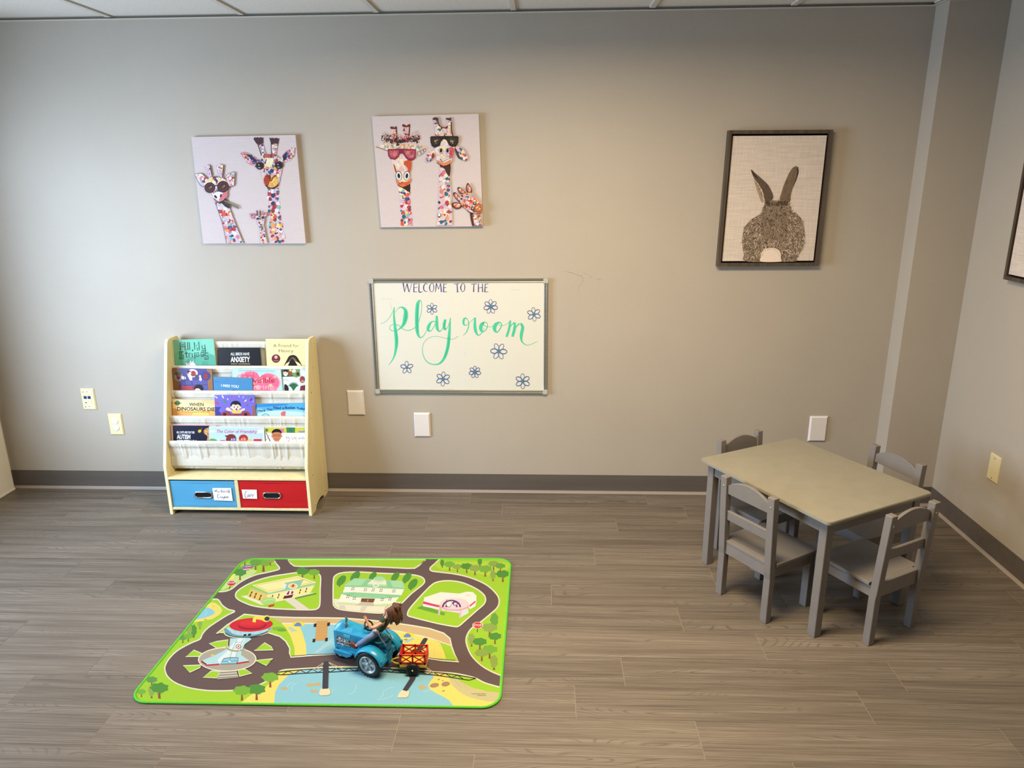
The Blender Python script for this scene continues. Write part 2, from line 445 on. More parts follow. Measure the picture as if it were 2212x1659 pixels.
# vinyl cove base
basem = noisy('base_vinyl', (86, 79, 73), (93, 86, 80), (2, 30, 30), rough=.5, bump=.05, spec=.4)
lipm = flat((150, 140, 130), .35)
def cove(name, p0, p1, nrm, lab=None):
    """p0->p1 along the wall foot, nrm points into the room"""
    p0 = Vector((*p0, 0)); p1 = Vector((*p1, 0)); n = Vector((*nrm, 0)); bb = BM()
    prof = [(0, .1016), (.003, .1016), (.0035, .013), (.006, .006), (.012, .0025), (.013, 0), (0, 0)]
    A = [bb.b.verts.new(p0+n*a+Vector((0, 0, z))) for a, z in prof]; B = [bb.b.verts.new(p1+n*a+Vector((0, 0, z))) for a, z in prof]
    m_ = len(prof)
    for i in range(m_):
        f = bb.b.faces.new((A[i], B[i], B[(i+1) % m_], A[(i+1) % m_])); f.material_index = 1 if i in (2, 3, 4) else 0
    bb.b.faces.new(A); bb.b.faces.new(B[::-1])
    return struct(bb.out(name, [basem, lipm]))
cove('baseboard_back', (XL, 0), (3.8565, 0), (0, -1))
cove('baseboard_pier', (3.8435, -.1138), (XR-.003, -.1138), (0, -1))
cove('baseboard_pier_side', (3.8565, 0), (3.8565, -.1138), (-1, 0))
cove('baseboard_right', (XR, -.1138), (XR, YF), (-1, 0))
for n_ in ('baseboard_pier', 'baseboard_pier_side'): bpy.data.objects[n_].name = n_
cove('baseboard_left', (XL, YF), (XL, -2.2), (1, 0))

# cream panel at the far left, in front of the left wall
cr_ = noisy('cream_laminate', (214, 205, 190), (220, 211, 197), (6, 6, 6), rough=.5, bump=.15, bscale=300)
t_ = thing('cabinet', (-.713, -1.1, 0), 'pale cream cabinet end panel at the far left edge, beside the dark baseboard', 'cabinet')
b = BM(); b.box((-.7225, -2.1, .012), (-.703, -.030, .455), .002); b.out('side_panel', cr_, t_)
b = BM(); b.box((-.7225, -2.1, 0), (-.699, -.0285, .013), .002); b.out('bottom_edge_trim', flat((222, 214, 202), .4), t_)

# hairline crack in the paint right of the whiteboard
ck = Art((0, -.0004, 0), (0, -1, 0), (1180, 560), 15.8)
cc = (128, 112, 92)
ck.stroke([(510, 415, 2), (700, 425, 5), (820, 455, 9), (960, 495, 6), (1120, 565, 8), (1195, 545, 7), (1235, 640, 6), (1245, 740, 5), (1180, 840, 4), (1100, 930, 3), (1095, 1020, 3), (1130, 1160, 2)], 6, cc)
ck.stroke([(1250, 450, 3), (1330, 495, 4), (1490, 550, 3), (1530, 640, 11)], 4, cc)
ck.stroke([(1690, 700, 2), (1780, 690, 4), (1820, 690, 12), (1890, 715, 3)], 4, cc)
o_ = ck.out('trim_3'); struct(o_); o_['label'] = 'fine crack in the beige wall paint'

# ------------------------------------------------------------------ wall plates
platem = flat((214, 208, 205), .35, spec=.5); ivory = flat((216, 204, 162), .4, spec=.4)
def plate(cx, cz, wd, ht, mat, label, depth=.006, bev=.0045, sc=1, x_plane=None, y=0):
    """bevelled plate; returns root"""
    if x_plane is None: t = thing('wall_plate', (cx, 0, cz-ht/2), label, 'wall plate')
    else: t = thing('wall_plate', (x_plane, cx, cz-ht/2), label, 'wall plate')
    bb = BM(); a, c = wd/2, ht/2
    o1 = [(-a, -c), (a, -c), (a, c), (-a, c)]; o2 = [(-a+bev, -c+bev), (a-bev, -c+bev), (a-bev, c-bev), (-a+bev, c-bev)]
    def mk(p, d): return (cx+p[0], -d, cz+p[1]) if x_plane is None else (x_plane-d, cx+p[0], cz+p[1])
    r0 = [bb.b.verts.new(mk(p, .0)) for p in o1]; r1 = [bb.b.verts.new(mk(p, depth*.35)) for p in o1]; r2 = [bb.b.verts.new(mk(p, depth)) for p in o2]
    bb.b.faces.new(r0); bb.b.faces.new(r2)
    for A, B in ((r0, r1), (r1, r2)):
        for i in range(4): bb.b.faces.new((A[i], A[(i+1) % 4], B[(i+1) % 4], B[i]))
    bb.out('cover', mat, t); return t
plate(1.1925, .4945, .089, .134, platem, 'blank white wall plate left of and higher than its twin under the whiteboard', .011, .007)
plate(1.5330, .3760, .085, .132, platem, 'blank white wall plate just below the whiteboard\'s lower left corner', .011, .007)
plate(3.5565, .3675, .089, .135, platem, 'blank white wall plate on the back wall behind the grey table', .011, .007)
for o in [o for o in bpy.data.objects if o.name.startswith('wall_plate')]: o['group'] = 'blank white wall plates'
t = plate(-.2225, .507, .073, .117, ivory, 'ivory data outlet plate with two blue jacks on the left of the wall', .007, .005)
cx, cz = -.2225, .507
for dx in (-.0135, .0075):
    b = BM(); b.box((cx+dx-.008, -.0085, cz+.011-.008), (cx+dx+.008, -.0068, cz+.011+.008), .0008); j = b.out('blue_jack', flat((38, 66, 140), .4), t)
    b = BM(); b.box((cx+dx-.005, -.0088, cz+.006), (cx+dx+.005, -.0080, cz+.013)); b.out('socket_hole', flat((12, 16, 40), .6), j)
b = BM(); b.box((cx-.0215, -.0082, cz-.024), (cx-.006, -.0068, cz-.010), .001); j = b.out('white_jack', flat((240, 240, 236), .4), t)
b = BM(); b.box((cx-.018, -.0086, cz-.020), (cx-.009, -.0080, cz-.015)); b.out('socket_hole', flat((25, 22, 20), .6), j)
b = BM(); b.box((cx+.001, -.0085, cz-.024), (cx+.016, -.0068, cz-.008), .0015); b.out('blank_insert', flat((228, 220, 190), .4), t)
for dz in (.0405, -.0405):
    b = BM(); b.box((cx-.021, -.0076, cz+dz-.0035), (cx+.021, -.0068, cz+dz+.0035)); j = b.out('label_window', flat((236, 230, 205), .4), t)
    b = BM(); b.box((cx-.021, -.0079, cz+dz-.0035), (cx-.018, -.0074, cz+dz+.0035)); b.box((cx-.004, -.0079, cz+dz), (cx+.004, -.0074, cz+dz+.003)); b.out('label_mark', flat((40, 34, 24), .5), j)
t = plate(-.0975, .3685, .0745, .118, ivory, 'ivory power outlet plate with two round white safety caps, left of the bookshelf', .007, .0045)
for dz in (.0185, -.0175):
    b = BM(); b.lathe([(.0165, .0055), (.0165, .0090), (.0150, .0105), (.0105, .0105), (.0095, .0085), (.0055, .0085), (.005, .0105), (.0012, .0105)], (-.0975, 0, .3685+dz), (0, -1, 0), 28)
    b.out('safety_cap', flat((238, 242, 250), .35), t)
t = plate(-.5585, .3885, .073, .118, ivory, 'small blank ivory plate with two screws on the right wall', .006, .003, x_plane=XR)
for dz in (.045, -.045):
    b = BM(); b.lathe([(.0035, .004), (.0035, .0066), (.002, .0078)], (XR, -.5585, .3885+dz), (-1, 0, 0), 12); b.out('screw', flat((190, 180, 150), .3, 1.0), t)

# ------------------------------------------------------------------ giraffe canvases
PAL = [(240, 225, 228), (236, 190, 205), (222, 128, 150), (190, 60, 70), (226, 90, 50), (238, 170, 90), (246, 224, 140), (250, 240, 200), (245, 240, 240), (40, 60, 110), (30, 110, 130), (150, 60, 60), (205, 195, 215), (130, 190, 190), (236, 205, 190)]
LAV = (218, 200, 212); DK = (58, 34, 34); NAVY = (34, 44, 88)
PAL += [(240, 232, 236), (236, 214, 220), (220, 206, 220), (206, 196, 214), (232, 170, 186), (222, 110, 130), (70, 90, 140), (160, 50, 60)]
def canvas(px4, label, org, th=.02):
    P = [onwall(x, y, -th) for x, y in px4]
    t = thing('canvas_print', ((P[3].x+P[2].x)/2, 0, P[3].z), label, 'wall art', 'square giraffe canvases')
    e = quadbox(P[0], P[1], P[2], P[3], (0, -1, 0), th)
    e.out('canvas', linen('canvas_cloth', (186, 174, 173), (195, 183, 182), 900), t)
    A = Art((0, -th-.0003, 0), (0, -1, 0), org, 5.925); A.gain = .86; A.clip = [((x-org[0])*5.925, (y-org[1])*5.925) for x, y in px4]
    return t, A
def hexline(A, pts, w_, c, cl=False): A.stroke(pts, w_, c, closed=cl)
tuft = (74, 44, 48)
t, A = canvas([(413, 296), (638, 291.5), (660.5, 526), (439, 526)], 'square canvas of three colourful giraffes, one in round sunglasses, left above the bookshelf', (400, 270))
neck = [(1040, 790), (1200, 770), (1210, 900), (1215, 1050), (1235, 1200), (1265, 1350), (1294, 1512), (1082, 1512), (1075, 1350), (1066, 1200), (1056, 1000)]
A.poly(neck, LAV); A.dabs(neck, 150, 27, PAL, 1)
head = [(925, 460), (1000, 390), (1100, 365), (1200, 405), (1250, 470), (1238, 600), (1212, 700), (1200, 760), (1120, 806), (1040, 780), (1000, 700), (960, 600)]
for hp in ([(920, 215), (992, 215), (1045, 385), (982, 402)], [(1102, 225), (1192, 240), (1168, 385), (1106, 375)]):
    A.poly(hp, (190, 150, 165)); A.dabs(hp, 26, 15, PAL, 2); A.stroke([hp[0], hp[3]], 9, tuft, False)
for tp in ([(876, 180), (890, 155), (905, 165), (925, 155), (945, 168), (965, 155), (985, 165), (1000, 160), (1000, 235), (960, 250), (915, 240)], [(1078, 160), (1100, 170), (1125, 165), (1145, 175), (1165, 162), (1185, 175), (1205, 172), (1192, 245), (1150, 235), (1105, 255)]):
    A.poly(tp, tuft)
earL = [(703, 358), (760, 345), (820, 365), (880, 400), (935, 450), (905, 520), (840, 512), (790, 480), (750, 420)]
earR = [(1410, 293), (1370, 292), (1310, 320), (1260, 370), (1225, 440), (1270, 485), (1340, 455), (1395, 400)]
for ep in (earL, earR): A.poly(ep, (214, 140, 160)); A.dabs(ep, 34, 18, PAL, 3)
A.poly([(770, 370), (850, 385), (905, 440), (915, 500), (870, 500), (830, 420)], (40, 44, 80)); A.poly([(1350, 305), (1290, 350), (1250, 410), (1258, 465), (1300, 440), (1310, 370)], (40, 44, 80))
A.dabs([(840, 420), (905, 450), (905, 500), (860, 500)], 6, 12, [(40, 80, 150), (200, 120, 150)], 4); A.dabs([(1310, 330), (1360, 310), (1340, 380), (1290, 430)], 9, 13, [(40, 110, 160), (220, 130, 150)], 4)
A.poly(head, (222, 196, 206)); A.dabs(head, 120, 25, PAL, 5)
A.dabs([(1040, 420), (1140, 420), (1120, 560), (1040, 520)], 22, 24, [(246, 224, 140), (250, 240, 214), (245, 235, 190)], 6)
A.dabs([(1010, 370), (1170, 370), (1160, 420), (1000, 420)], 26, 14, [(150, 60, 60), (120, 50, 50), (190, 100, 90)], 6)
for ex, ey in ((962, 522), (1206, 515)):
    A.ell(ex, ey, 54, 50, (70, 42, 44)); A.ell(ex, ey+4, 38, 38, (26, 24, 28)); A.ell(ex-8, ey+24, 18, 7, (150, 160, 170)); A.ell(ex-14, ey-10, 7, 6, (235, 235, 235))
    A.stroke([(ex-60, ey+18), (ex-30, ey-34), (ex+12, ey-44), (ex+50, ey-18)], 12, DK)
A.ell(1102, 722, 96, 80, (232, 178, 80)); A.poly([(1010, 690), (1050, 640), (1090, 650), (1085, 720), (1060, 790), (1025, 760)], (172, 60, 40), True)
A.dabs([(1100, 690), (1190, 690), (1170, 780), (1090, 790)], 18, 18, [(240, 200, 100), (250, 220, 130), (230, 160, 70)], 7)
for s_ in ([(1030, 650), (1070, 660), (1095, 720)], [(1160, 650), (1130, 670), (1105, 720)], [(1085, 640), (1100, 690)]): A.stroke(s_, 15, (120, 34, 30))
A.stroke([(1035, 770), (1080, 805), (1140, 805), (1195, 765)], 16, DK)
# left giraffe
nk = [(385, 975), (535, 950), (590, 1110), (650, 1270), (752, 1512), (535, 1512), (492, 1300), (440, 1130)]
A.poly(nk, LAV); A.dabs(nk, 90, 28, PAL, 11); A.stroke([(385, 975), (440, 1130), (492, 1300), (535, 1512)], 4, (120, 100, 120)); A.stroke([(535, 950), (600, 1120), (660, 1290), (752, 1512)], 4, (120, 100, 120))
A.poly([(430, 985), (530, 945), (580, 1060), (530, 1050), (470, 1000)], (46, 40, 50), True)
for hp in ([(248, 520), (300, 505), (325, 520), (350, 650), (312, 680)], [(404, 515), (450, 500), (498, 515), (482, 680), (440, 655)]):
    A.poly(hp, (230, 190, 200)); A.dabs(hp, 20, 16, PAL, 12); A.stroke([hp[2], hp[3]], 9, DK, False)
eL = [(132, 630), (175, 620), (220, 622), (270, 670), (300, 700), (262, 775), (222, 786), (185, 740), (150, 680)]; eR = [(640, 606), (595, 612), (550, 630), (508, 700), (560, 780), (600, 785), (632, 768)]
for ep in (eL, eR): A.poly(ep, (238, 214, 218)); A.dabs(ep, 22, 20, PAL, 13); A.stroke(ep, 5, DK, closed=True, k=3)
hd = [(285, 700), (350, 660), (430, 665), (520, 695), (565, 780), (545, 860), (540, 930), (490, 975), (420, 980), (370, 930), (345, 860), (270, 770)]
A.poly(hd, (240, 214, 200)); A.dabs(hd, 60, 26, PAL+[(246, 224, 140)]*3, 14); A.stroke([(350, 660), (390, 668), (430, 665)], 8, DK)
A.ell(436, 905, 72, 52, (244, 232, 236)); A.poly([(500, 860), (545, 860), (540, 930), (490, 960), (440, 960)], (218, 120, 130), True)
A.ell(398, 918, 26, 14, DK, 50); A.ell(465, 905, 12, 24, DK, 10); A.stroke([(375, 940), (430, 985), (490, 970), (530, 930)], 9, DK)
for gx_, gy_, gr in ((325, 802, 70), (492, 790, 76)):
    A.ell(gx_, gy_, gr, gr*.98, (54, 22, 24)); A.ell(gx_, gy_, gr*.82, gr*.80, (92, 44, 42)); A.ell(gx_, gy_-6, gr*.6, gr*.56, (66, 34, 34))
    A.dabs([(gx_-22, gy_-20), (gx_+26, gy_-20), (gx_+20, gy_+22), (gx_-20, gy_+22)], 5, 9, [(190, 150, 120), (150, 110, 90)], 15)
A.stroke([(390, 778), (420, 770)], 14, (54, 22, 24), False)
for i in range(9):
    x_, y_ = 520+i*20, 985+i*8; A.ell(x_, y_-13, 15, 6, (150, 140, 100), 40); A.ell(x_+6, y_+13, 15, 6, (96, 92, 64), -35)
A.stroke([(500, 980), (600, 1015), (700, 1070)], 5, (80, 74, 50))
# baby
nb = [(958, 1290), (1015, 1285), (1035, 1400), (1058, 1512), (975, 1512), (968, 1400)]
A.poly(nb, (226, 205, 210)); A.dabs(nb, 32, 16, PAL, 21)
for ep in ([(828, 1128), (870, 1135), (915, 1165), (900, 1196), (862, 1192)], [(1072, 1108), (1020, 1120), (990, 1150), (1020, 1182), (1056, 1160)]): A.poly(ep, (200, 100, 120)); A.dabs(ep, 8, 10, PAL, 22)
hb = [(905, 1165), (960, 1145), (1020, 1150), (1022, 1200), (1015, 1270), (985, 1302), (950, 1290), (925, 1220)]
A.poly(hb, (224, 196, 206)); A.dabs(hb, 26, 13, PAL, 23)
for hp in ([(918, 1092), (940, 1092), (948, 1160), (925, 1160)], [(958, 1100), (978, 1096), (985, 1160), (960, 1160)]): A.poly(hp, (130, 80, 90))
A.ell(938, 1198, 20, 14, DK, -10); A.ell(1002, 1186, 20, 14, DK, 10); A.ell(972, 1276, 5, 10, DK); A.ell(990, 1274, 5, 10, DK); A.stroke([(955, 1305), (1010, 1300)], 12, DK, False)
A.out('giraffe_print', t)

t, A = canvas([(803, 251.5), (1034, 246), (1043.5, 489), (823, 491)], 'square canvas of three colourful giraffes, one in flower crown, above the whiteboard', (790, 230))
n1 = [(420, 1015), (572, 985), (575, 1200), (590, 1350), (605, 1530), (447, 1532), (440, 1390), (430, 1200)]
A.poly(n1, LAV); A.dabs(n1, 95, 27, PAL, 31); A.poly([(430, 1015), (570, 990), (570, 1110), (530, 1080), (480, 1050)], (60, 30, 30))
for hp in ([(322, 270), (360, 250), (392, 270), (400, 425), (335, 425)], [(475, 240), (520, 225), (562, 240), (552, 415), (488, 425)]):
    A.poly(hp, (220, 180, 185)); A.dabs(hp, 18, 18, PAL, 32); A.poly([(hp[0][0]-4, hp[0][1]+14), (hp[0][0], hp[0][1]-14), (hp[1][0], hp[1][1]+20), (hp[2][0], hp[2][1]-16), (hp[2][0]+4, hp[2][1]+16), (hp[1][0], hp[1][1]+40)], (104, 40, 40), True); A.stroke([hp[2], hp[3]], 13, (84, 30, 32), False)
hat = [(130, 515), (190, 495), (250, 465), (330, 472), (440, 480), (560, 478), (660, 485), (740, 510), (806, 524), (770, 545), (700, 552), (650, 590), (620, 620), (300, 575), (230, 545), (170, 530)]
A.poly(hat, (238, 200, 170)); A.dabs(hat, 70, 19, [(240, 180, 120), (244, 226, 200), (235, 225, 225), (120, 170, 180), (236, 150, 90), (245, 235, 235), (236, 190, 160)], 33); A.stroke([(130, 515), (230, 548), (300, 578)], 6, (120, 60, 50))
hd = [(330, 670), (440, 600), (580, 670), (582, 780), (572, 880), (578, 950), (545, 1010), (470, 1032), (410, 1003), (384, 900), (352, 780)]
A.poly(hd, (240, 222, 222)); A.dabs(hd, 90, 24, [(244, 230, 230), (236, 200, 205), (246, 236, 190), (250, 244, 160), (238, 214, 222), (230, 190, 190)], 34)
A.poly([(500, 700), (580, 690), (582, 800), (555, 860), (530, 780), (490, 740)], (206, 84, 44), True); A.poly([(355, 740), (375, 760), (400, 840), (385, 850)], (180, 60, 60), True)
A.poly([(388, 930), (430, 960), (520, 965), (578, 920), (575, 970), (530, 1018), (470, 1032), (410, 1000)], (222, 120, 66), True); A.dabs([(400, 960), (560, 960), (530, 1010), (420, 1005)], 20, 15, [(226, 96, 44), (240, 150, 90), (190, 70, 40)], 35)
A.stroke([(410, 1000), (470, 1035), (545, 1008)], 8, DK)
for ex, rot_ in ((425, -8), (528, 8)):
    A.ell(ex, 886, 43, 62, (90, 80, 90), rot_); A.ell(ex, 888, 36, 54, (236, 230, 235), rot_); A.ell(ex, 888, 17, 32, (24, 18, 22), rot_)
R = random.Random(5)
for i in range(150):      # flower crown
    x_ = R.gauss(440, 130); y_ = 440+R.gauss(0, 20)-abs(x_-440)*.12; x_ = min(max(x_, 215), 680)
    A.ell(x_, y_, R.uniform(9, 19), R.uniform(6, 12), R.choice([(48, 36, 34), (66, 30, 32), (44, 50, 40), (100, 44, 44), (150, 70, 70), (30, 34, 34)]), R.uniform(0, 180), 7)
for i in range(44):
    a = R.uniform(-1, 1); x_ = 450+a*230; A.ell(x_, 395+R.gauss(0, 25), R.uniform(7, 15), R.uniform(7, 13), R.choice([(220, 130, 140), (236, 170, 170), (200, 80, 90), (240, 210, 190)]), 0, 7)
for i in range(26):
    side = R.choice([-1, 1]); x0_ = 450+side*R.uniform(130, 210); y0_ = R.uniform(380, 430); A.stroke([(x0_, y0_), (x0_+side*R.uniform(20, 70), y0_-R.uniform(-30, 80))], 3, (110, 70, 66), False)
gl = [(284, 548), (460, 540), (644, 548), (642, 655), (610, 688), (550, 690), (510, 655), (480, 600), (445, 600), (420, 650), (380, 682), (320, 672), (290, 630)]
A.poly(gl, (140, 36, 62)); A.poly([(300, 565), (425, 562), (415, 630), (370, 660), (325, 650), (305, 620)], (190, 90, 108)); A.poly([(490, 562), (628, 562), (626, 645), (600, 668), (550, 660), (510, 620)], (190, 90, 108))
A.dabs([(310, 570), (420, 570), (400, 640), (330, 640)], 12, 14, [(206, 120, 120), (170, 60, 84), (214, 140, 130)], 36); A.dabs([(500, 570), (620, 570), (610, 650), (540, 650)], 12, 14, [(206, 120, 120), (170, 60, 84), (214, 140, 130)], 37)
for cx_, cy_, cr2 in ((690, 600, 26), (726, 580, 24), (756, 560, 18)): A.stroke([(cx_+cr2*math.cos(i*.7), cy_+cr2*1.2*math.sin(i*.7)) for i in range(9)], 4, (90, 76, 80), closed=True)
# middle giraffe
n2 = [(945, 740), (1082, 720), (1078, 900), (1098, 1150), (1110, 1522), (906, 1524), (915, 1350), (932, 1150)]
A.poly(n2, LAV); A.dabs(n2, 115, 28, PAL, 41); A.poly([(950, 750), (1080, 730), (1075, 890), (1040, 860), (1010, 800)], (70, 36, 34), True)
for ep in ([(890, 540), (850, 560), (800, 590), (775, 640), (764, 705), (800, 716), (850, 680), (885, 620)], [(1150, 500), (1200, 520), (1240, 540), (1280, 600), (1306, 650), (1292, 706), (1230, 680), (1190, 640), (1150, 570)]):
    A.poly(ep, (228, 196, 206)); A.dabs(ep, 26, 19, PAL, 42)
A.poly([(1140, 530), (1170, 560), (1200, 630), (1230, 672), (1180, 650)], (70, 50, 70), True); A.poly([(868, 590), (880, 640), (850, 670), (845, 630)], (150, 44, 44), True)
f2 = [(882, 390), (890, 300), (862, 152), (930, 150), (945, 240), (1000, 275), (1050, 250), (1030, 152), (1096, 150), (1102, 260), (1120, 400)]
A.poly(f2, (226, 206, 212)); A.dabs(f2, 70, 20, PAL+[(246, 236, 170)]*3, 43); A.stroke([(930, 215), (965, 262), (1020, 275), (1055, 250)], 12, (70, 36, 40)); A.stroke([(1098, 200), (1100, 300), (1120, 385)], 16, (90, 40, 40))
for p_ in ([(858, 170), (865, 145), (900, 138), (930, 150), (935, 185)], [(1025, 165), (1035, 145), (1065, 150), (1095, 140), (1096, 190)]): A.poly(p_, (76, 50, 56))
h2 = [(890, 400), (1120, 400), (1142, 540), (1110, 640), (1105, 700), (1060, 750), (1000, 760), (930, 730), (905, 680), (888, 560)]
A.poly(h2, (232, 212, 220)); A.dabs(h2, 80, 24, [(240, 226, 232), (225, 200, 212), (246, 236, 160), (235, 215, 225), (214, 190, 205)], 44)
A.poly([(1070, 530), (1135, 540), (1110, 650), (1080, 650)], (216, 84, 104), True); A.dabs([(1070, 560), (1125, 560), (1105, 660), (1070, 650)], 8, 13, [(40, 40, 90), (226, 90, 100)], 45)
for ex in (966, 1050): A.ell(ex, 570, 30, 38, (120, 100, 112)); A.ell(ex, 570, 25, 32, (230, 214, 222)); A.ell(ex, 566, 17, 26, (22, 16, 20), 6)
A.poly([(915, 690), (960, 700), (1010, 720), (1090, 680), (1085, 720), (1050, 748), (1000, 758), (940, 735)], (226, 140, 96), True)
A.stroke([(958, 672, 10), (985, 692, 26), (1020, 676, 26), (1060, 656, 26), (1082, 668, 10)], 20, (44, 24, 26)); A.stroke([(968, 676, 6), (990, 690, 16), (1025, 672, 16), (1060, 656, 16), (1076, 664, 6)], 14, (246, 240, 236))
A.stroke([(912, 715), (1000, 762), (1085, 735)], 7, DK)
g2 = [(830, 392), (842, 382), (1010, 378), (1180, 380), (1192, 395), (1188, 460), (1160, 512), (1110, 520), (1070, 500), (1035, 430), (1000, 418), (968, 450), (950, 505), (890, 530), (848, 505), (832, 450)]
A.poly(g2, (30, 24, 22)); A.poly([(855, 405), (950, 405), (940, 470), (905, 500), (868, 490), (852, 450)], (52, 42, 34), True); A.poly([(1055, 405), (1165, 405), (1160, 470), (1120, 500), (1085, 480), (1060, 440)], (52, 42, 34), True)
A.dabs([(880, 420), (930, 420), (920, 480), (880, 480)], 8, 9, [(170, 150, 120), (110, 92, 70), (214, 196, 160)], 46); A.dabs([(1080, 420), (1140, 420), (1120, 480), (1090, 470)], 8, 9, [(170, 150, 120), (110, 92, 70), (214, 196, 160)], 47)
# small one, right
nn = [(1335, 1360), (1450, 1330), (1480, 1440), (1497, 1520), (1365, 1525), (1345, 1440)]
A.poly(nn, (80, 44, 36)); n4 = [(1370, 1370), (1450, 1350), (1478, 1440), (1494, 1518), (1392, 1522), (1375, 1440)]; A.poly(n4, (214, 130, 110)); A.dabs(n4, 28, 19, PAL, 51)
for ep in ([(1305, 978), (1340, 1015), (1365, 1070), (1350, 1110), (1310, 1100), (1285, 1045)], [(1100, 1250), (1150, 1222), (1200, 1235), (1240, 1250), (1210, 1300), (1150, 1306)], [(1120, 1110), (1150, 1098), (1190, 1140), (1240, 1210), (1200, 1215), (1150, 1170)], [(1175, 1045), (1205, 1032), (1250, 1070), (1290, 1110), (1240, 1120), (1195, 1090)]):
    A.poly(ep, (84, 36, 30), True); c_ = (sum(p[0] for p in ep)/len(ep), sum(p[1] for p in ep)/len(ep)); e2 = [(c_[0]+(p[0]-c_[0])*.72, c_[1]+(p[1]-c_[1])*.72) for p in ep]; A.poly(e2, (214, 130, 100), True); A.dabs(e2, 9, 11, PAL, 52)
h4 = [(1215, 1140), (1290, 1105), (1365, 1110), (1420, 1180), (1470, 1240), (1500, 1300), (1488, 1350), (1400, 1368), (1310, 1330), (1240, 1270), (1205, 1200)]
A.poly(h4, (226, 170, 140), True); A.dabs(h4, 85, 18, PAL+[(190, 70, 44), (200, 90, 40), (236, 160, 80)], 53)
A.ell(1444, 1300, 56, 62, (170, 84, 44), 20); A.ell(1446, 1294, 42, 46, (200, 120, 70), 20); A.ell(1452, 1296, 22, 24, (150, 70, 44)); A.dabs([(1410, 1260), (1480, 1270), (1470, 1330), (1415, 1330)], 14, 10, [(214, 140, 90), (240, 200, 160), (180, 90, 50)], 54)
for ex, ey in ((1398, 1238), (1372, 1304)): A.ell(ex, ey, 24, 20, (40, 20, 20), -30); A.ell(ex+3, ey-3, 14, 11, (240, 236, 226), -30); A.ell(ex+6, ey-3, 6, 9, (20, 12, 12))
A.stroke([(1345, 1330), (1370, 1350)], 14, (250, 240, 230), False); A.stroke([(1300, 1330), (1370, 1372), (1450, 1370)], 7, DK)
A.out('giraffe_print', t)

# ------------------------------------------------------------------ rabbit picture in a floating frame
frm = noisy('frame_wood', (66, 56, 46), (88, 76, 64), (60, 60, 4), rough=.5, bump=.1, spec=.3)
blk = flat((14, 11, 10), .7); lin_m = linen('linen_print', (188, 175, 163), (214, 202, 191), 420)
def framed(P, n, side, label):
    """P: outer corners on the front plane TL TR BR BL"""
    n = Vector(n); t = thing('framed_picture', (P[2]+P[3])/2-n*.035, label, 'framed picture', 'framed rabbit pictures')
    c = sum(P, Vector())/4; th = .035
    def ins(d):
        out = []
        for i, p in enumerate(P):
            ex = (P[1]-P[0]).normalized()*(1 if i in (0, 3) else -1); ez = (P[3]-P[0]).normalized()*(1 if i in (0, 1) else -1)
            out.append(p+ex*d+ez*d)
        return out
    O = P; I = ins(.0155)
    b = BM()
    for i in range(4):
        j = (i+1) % 4
        q = [O[i], O[j], I[j], I[i]]
        fr = [b.b.verts.new(v) for v in q]; bk = [b.b.verts.new(v-n*th) for v in q]
        b.b.faces.new(fr); b.b.faces.new(bk[::-1])
        for k in range(4): b.b.faces.new((fr[k], bk[k], bk[(k+1) % 4], fr[(k+1) % 4]))
    b.out('frame', frm, t)
    J = [p-n*.022 for p in ins(.0152)]; b = quadbox(*J, n, .012); b.out('backing_board', blk, t)
    K = [p-n*.004 for p in ins(.0245)]; b = quadbox(*K, n, .0175); cv = b.out('canvas', lin_m, t)
    return t, K
P = [onwall(x, y, -.035) for x, y in ((1574.5, 281.5), (1800.5, 280), (1767.5, 574.5), (1549, 575.5))]
t, K = framed(P, (0, -1, 0), 0, 'framed picture of a rabbit seen from behind on the back wall')
A = Art((0, -.0315, 0), (0, -1, 0), (1530, 260), 4.88, step=1.6e-6)
body = [(590, 890), (640, 860), (700, 845), (760, 848), (830, 862), (870, 900), (880, 950), (950, 1000), (1000, 1080), (1016, 1180), (1012, 1280), (980, 1380), (930, 1450), (900, 1487), (410, 1487), (375, 1410), (358, 1300), (364, 1200), (385, 1120), (450, 1050), (510, 1010), (560, 970)]
FUR = [(92, 78, 66), (124, 108, 92), (150, 132, 114), (184, 166, 146), (208, 190, 168), (58, 46, 38), (140, 124, 106), (224, 208, 188)]
A.poly(body, (132, 114, 98), True)
eL = [(450, 522), (500, 560), (560, 612), (620, 668), (660, 730), (686, 805), (660, 850), (620, 880), (590, 870), (545, 770), (500, 660)]
eR = [(918, 484), (942, 492), (946, 540), (935, 600), (900, 690), (872, 780), (860, 862), (800, 860), (752, 838), (772, 760), (800, 670), (850, 560), (885, 505)]
A.poly(eL, (92, 76, 64), True); A.poly([(475, 590), (510, 660), (560, 740), (582, 850), (560, 860), (520, 760), (490, 660)], (160, 138, 118), True); A.stroke([(480, 615, 3), (530, 680, 8), (570, 760, 12), (592, 868, 14)], 8, (220, 202, 182))
A.poly(eR, (118, 98, 82), True); A.stroke([(942, 492, 8), (946, 540, 14), (930, 610, 10), (895, 700, 5)], 8, (52, 40, 34)); A.stroke([(452, 524, 6), (480, 570, 16), (520, 610, 8)], 8, (50, 38, 32))
R = random.Random(9); n_ = 0
while n_ < 2300:
    x, y = R.uniform(355, 1018), R.uniform(845, 1487)
    if not inside((x, y), body): continue
    dx, dy = (x-690)/330, (y-1000)/400; a = math.atan2(y-900, x-690)+R.gauss(0, .45); l = R.uniform(12, 30)
    edge = min(1, (dx*dx)**.5); c = R.choice(FUR[:4]+FUR[5:7] if (abs(x-700) < 130 and y < 1260) else FUR)
    A.stroke([(x, y, R.uniform(4.5, 8)), (x+math.cos(a)*l, min(y+math.sin(a)*l, 1489), 1)], 3, c, False); n_ += 1
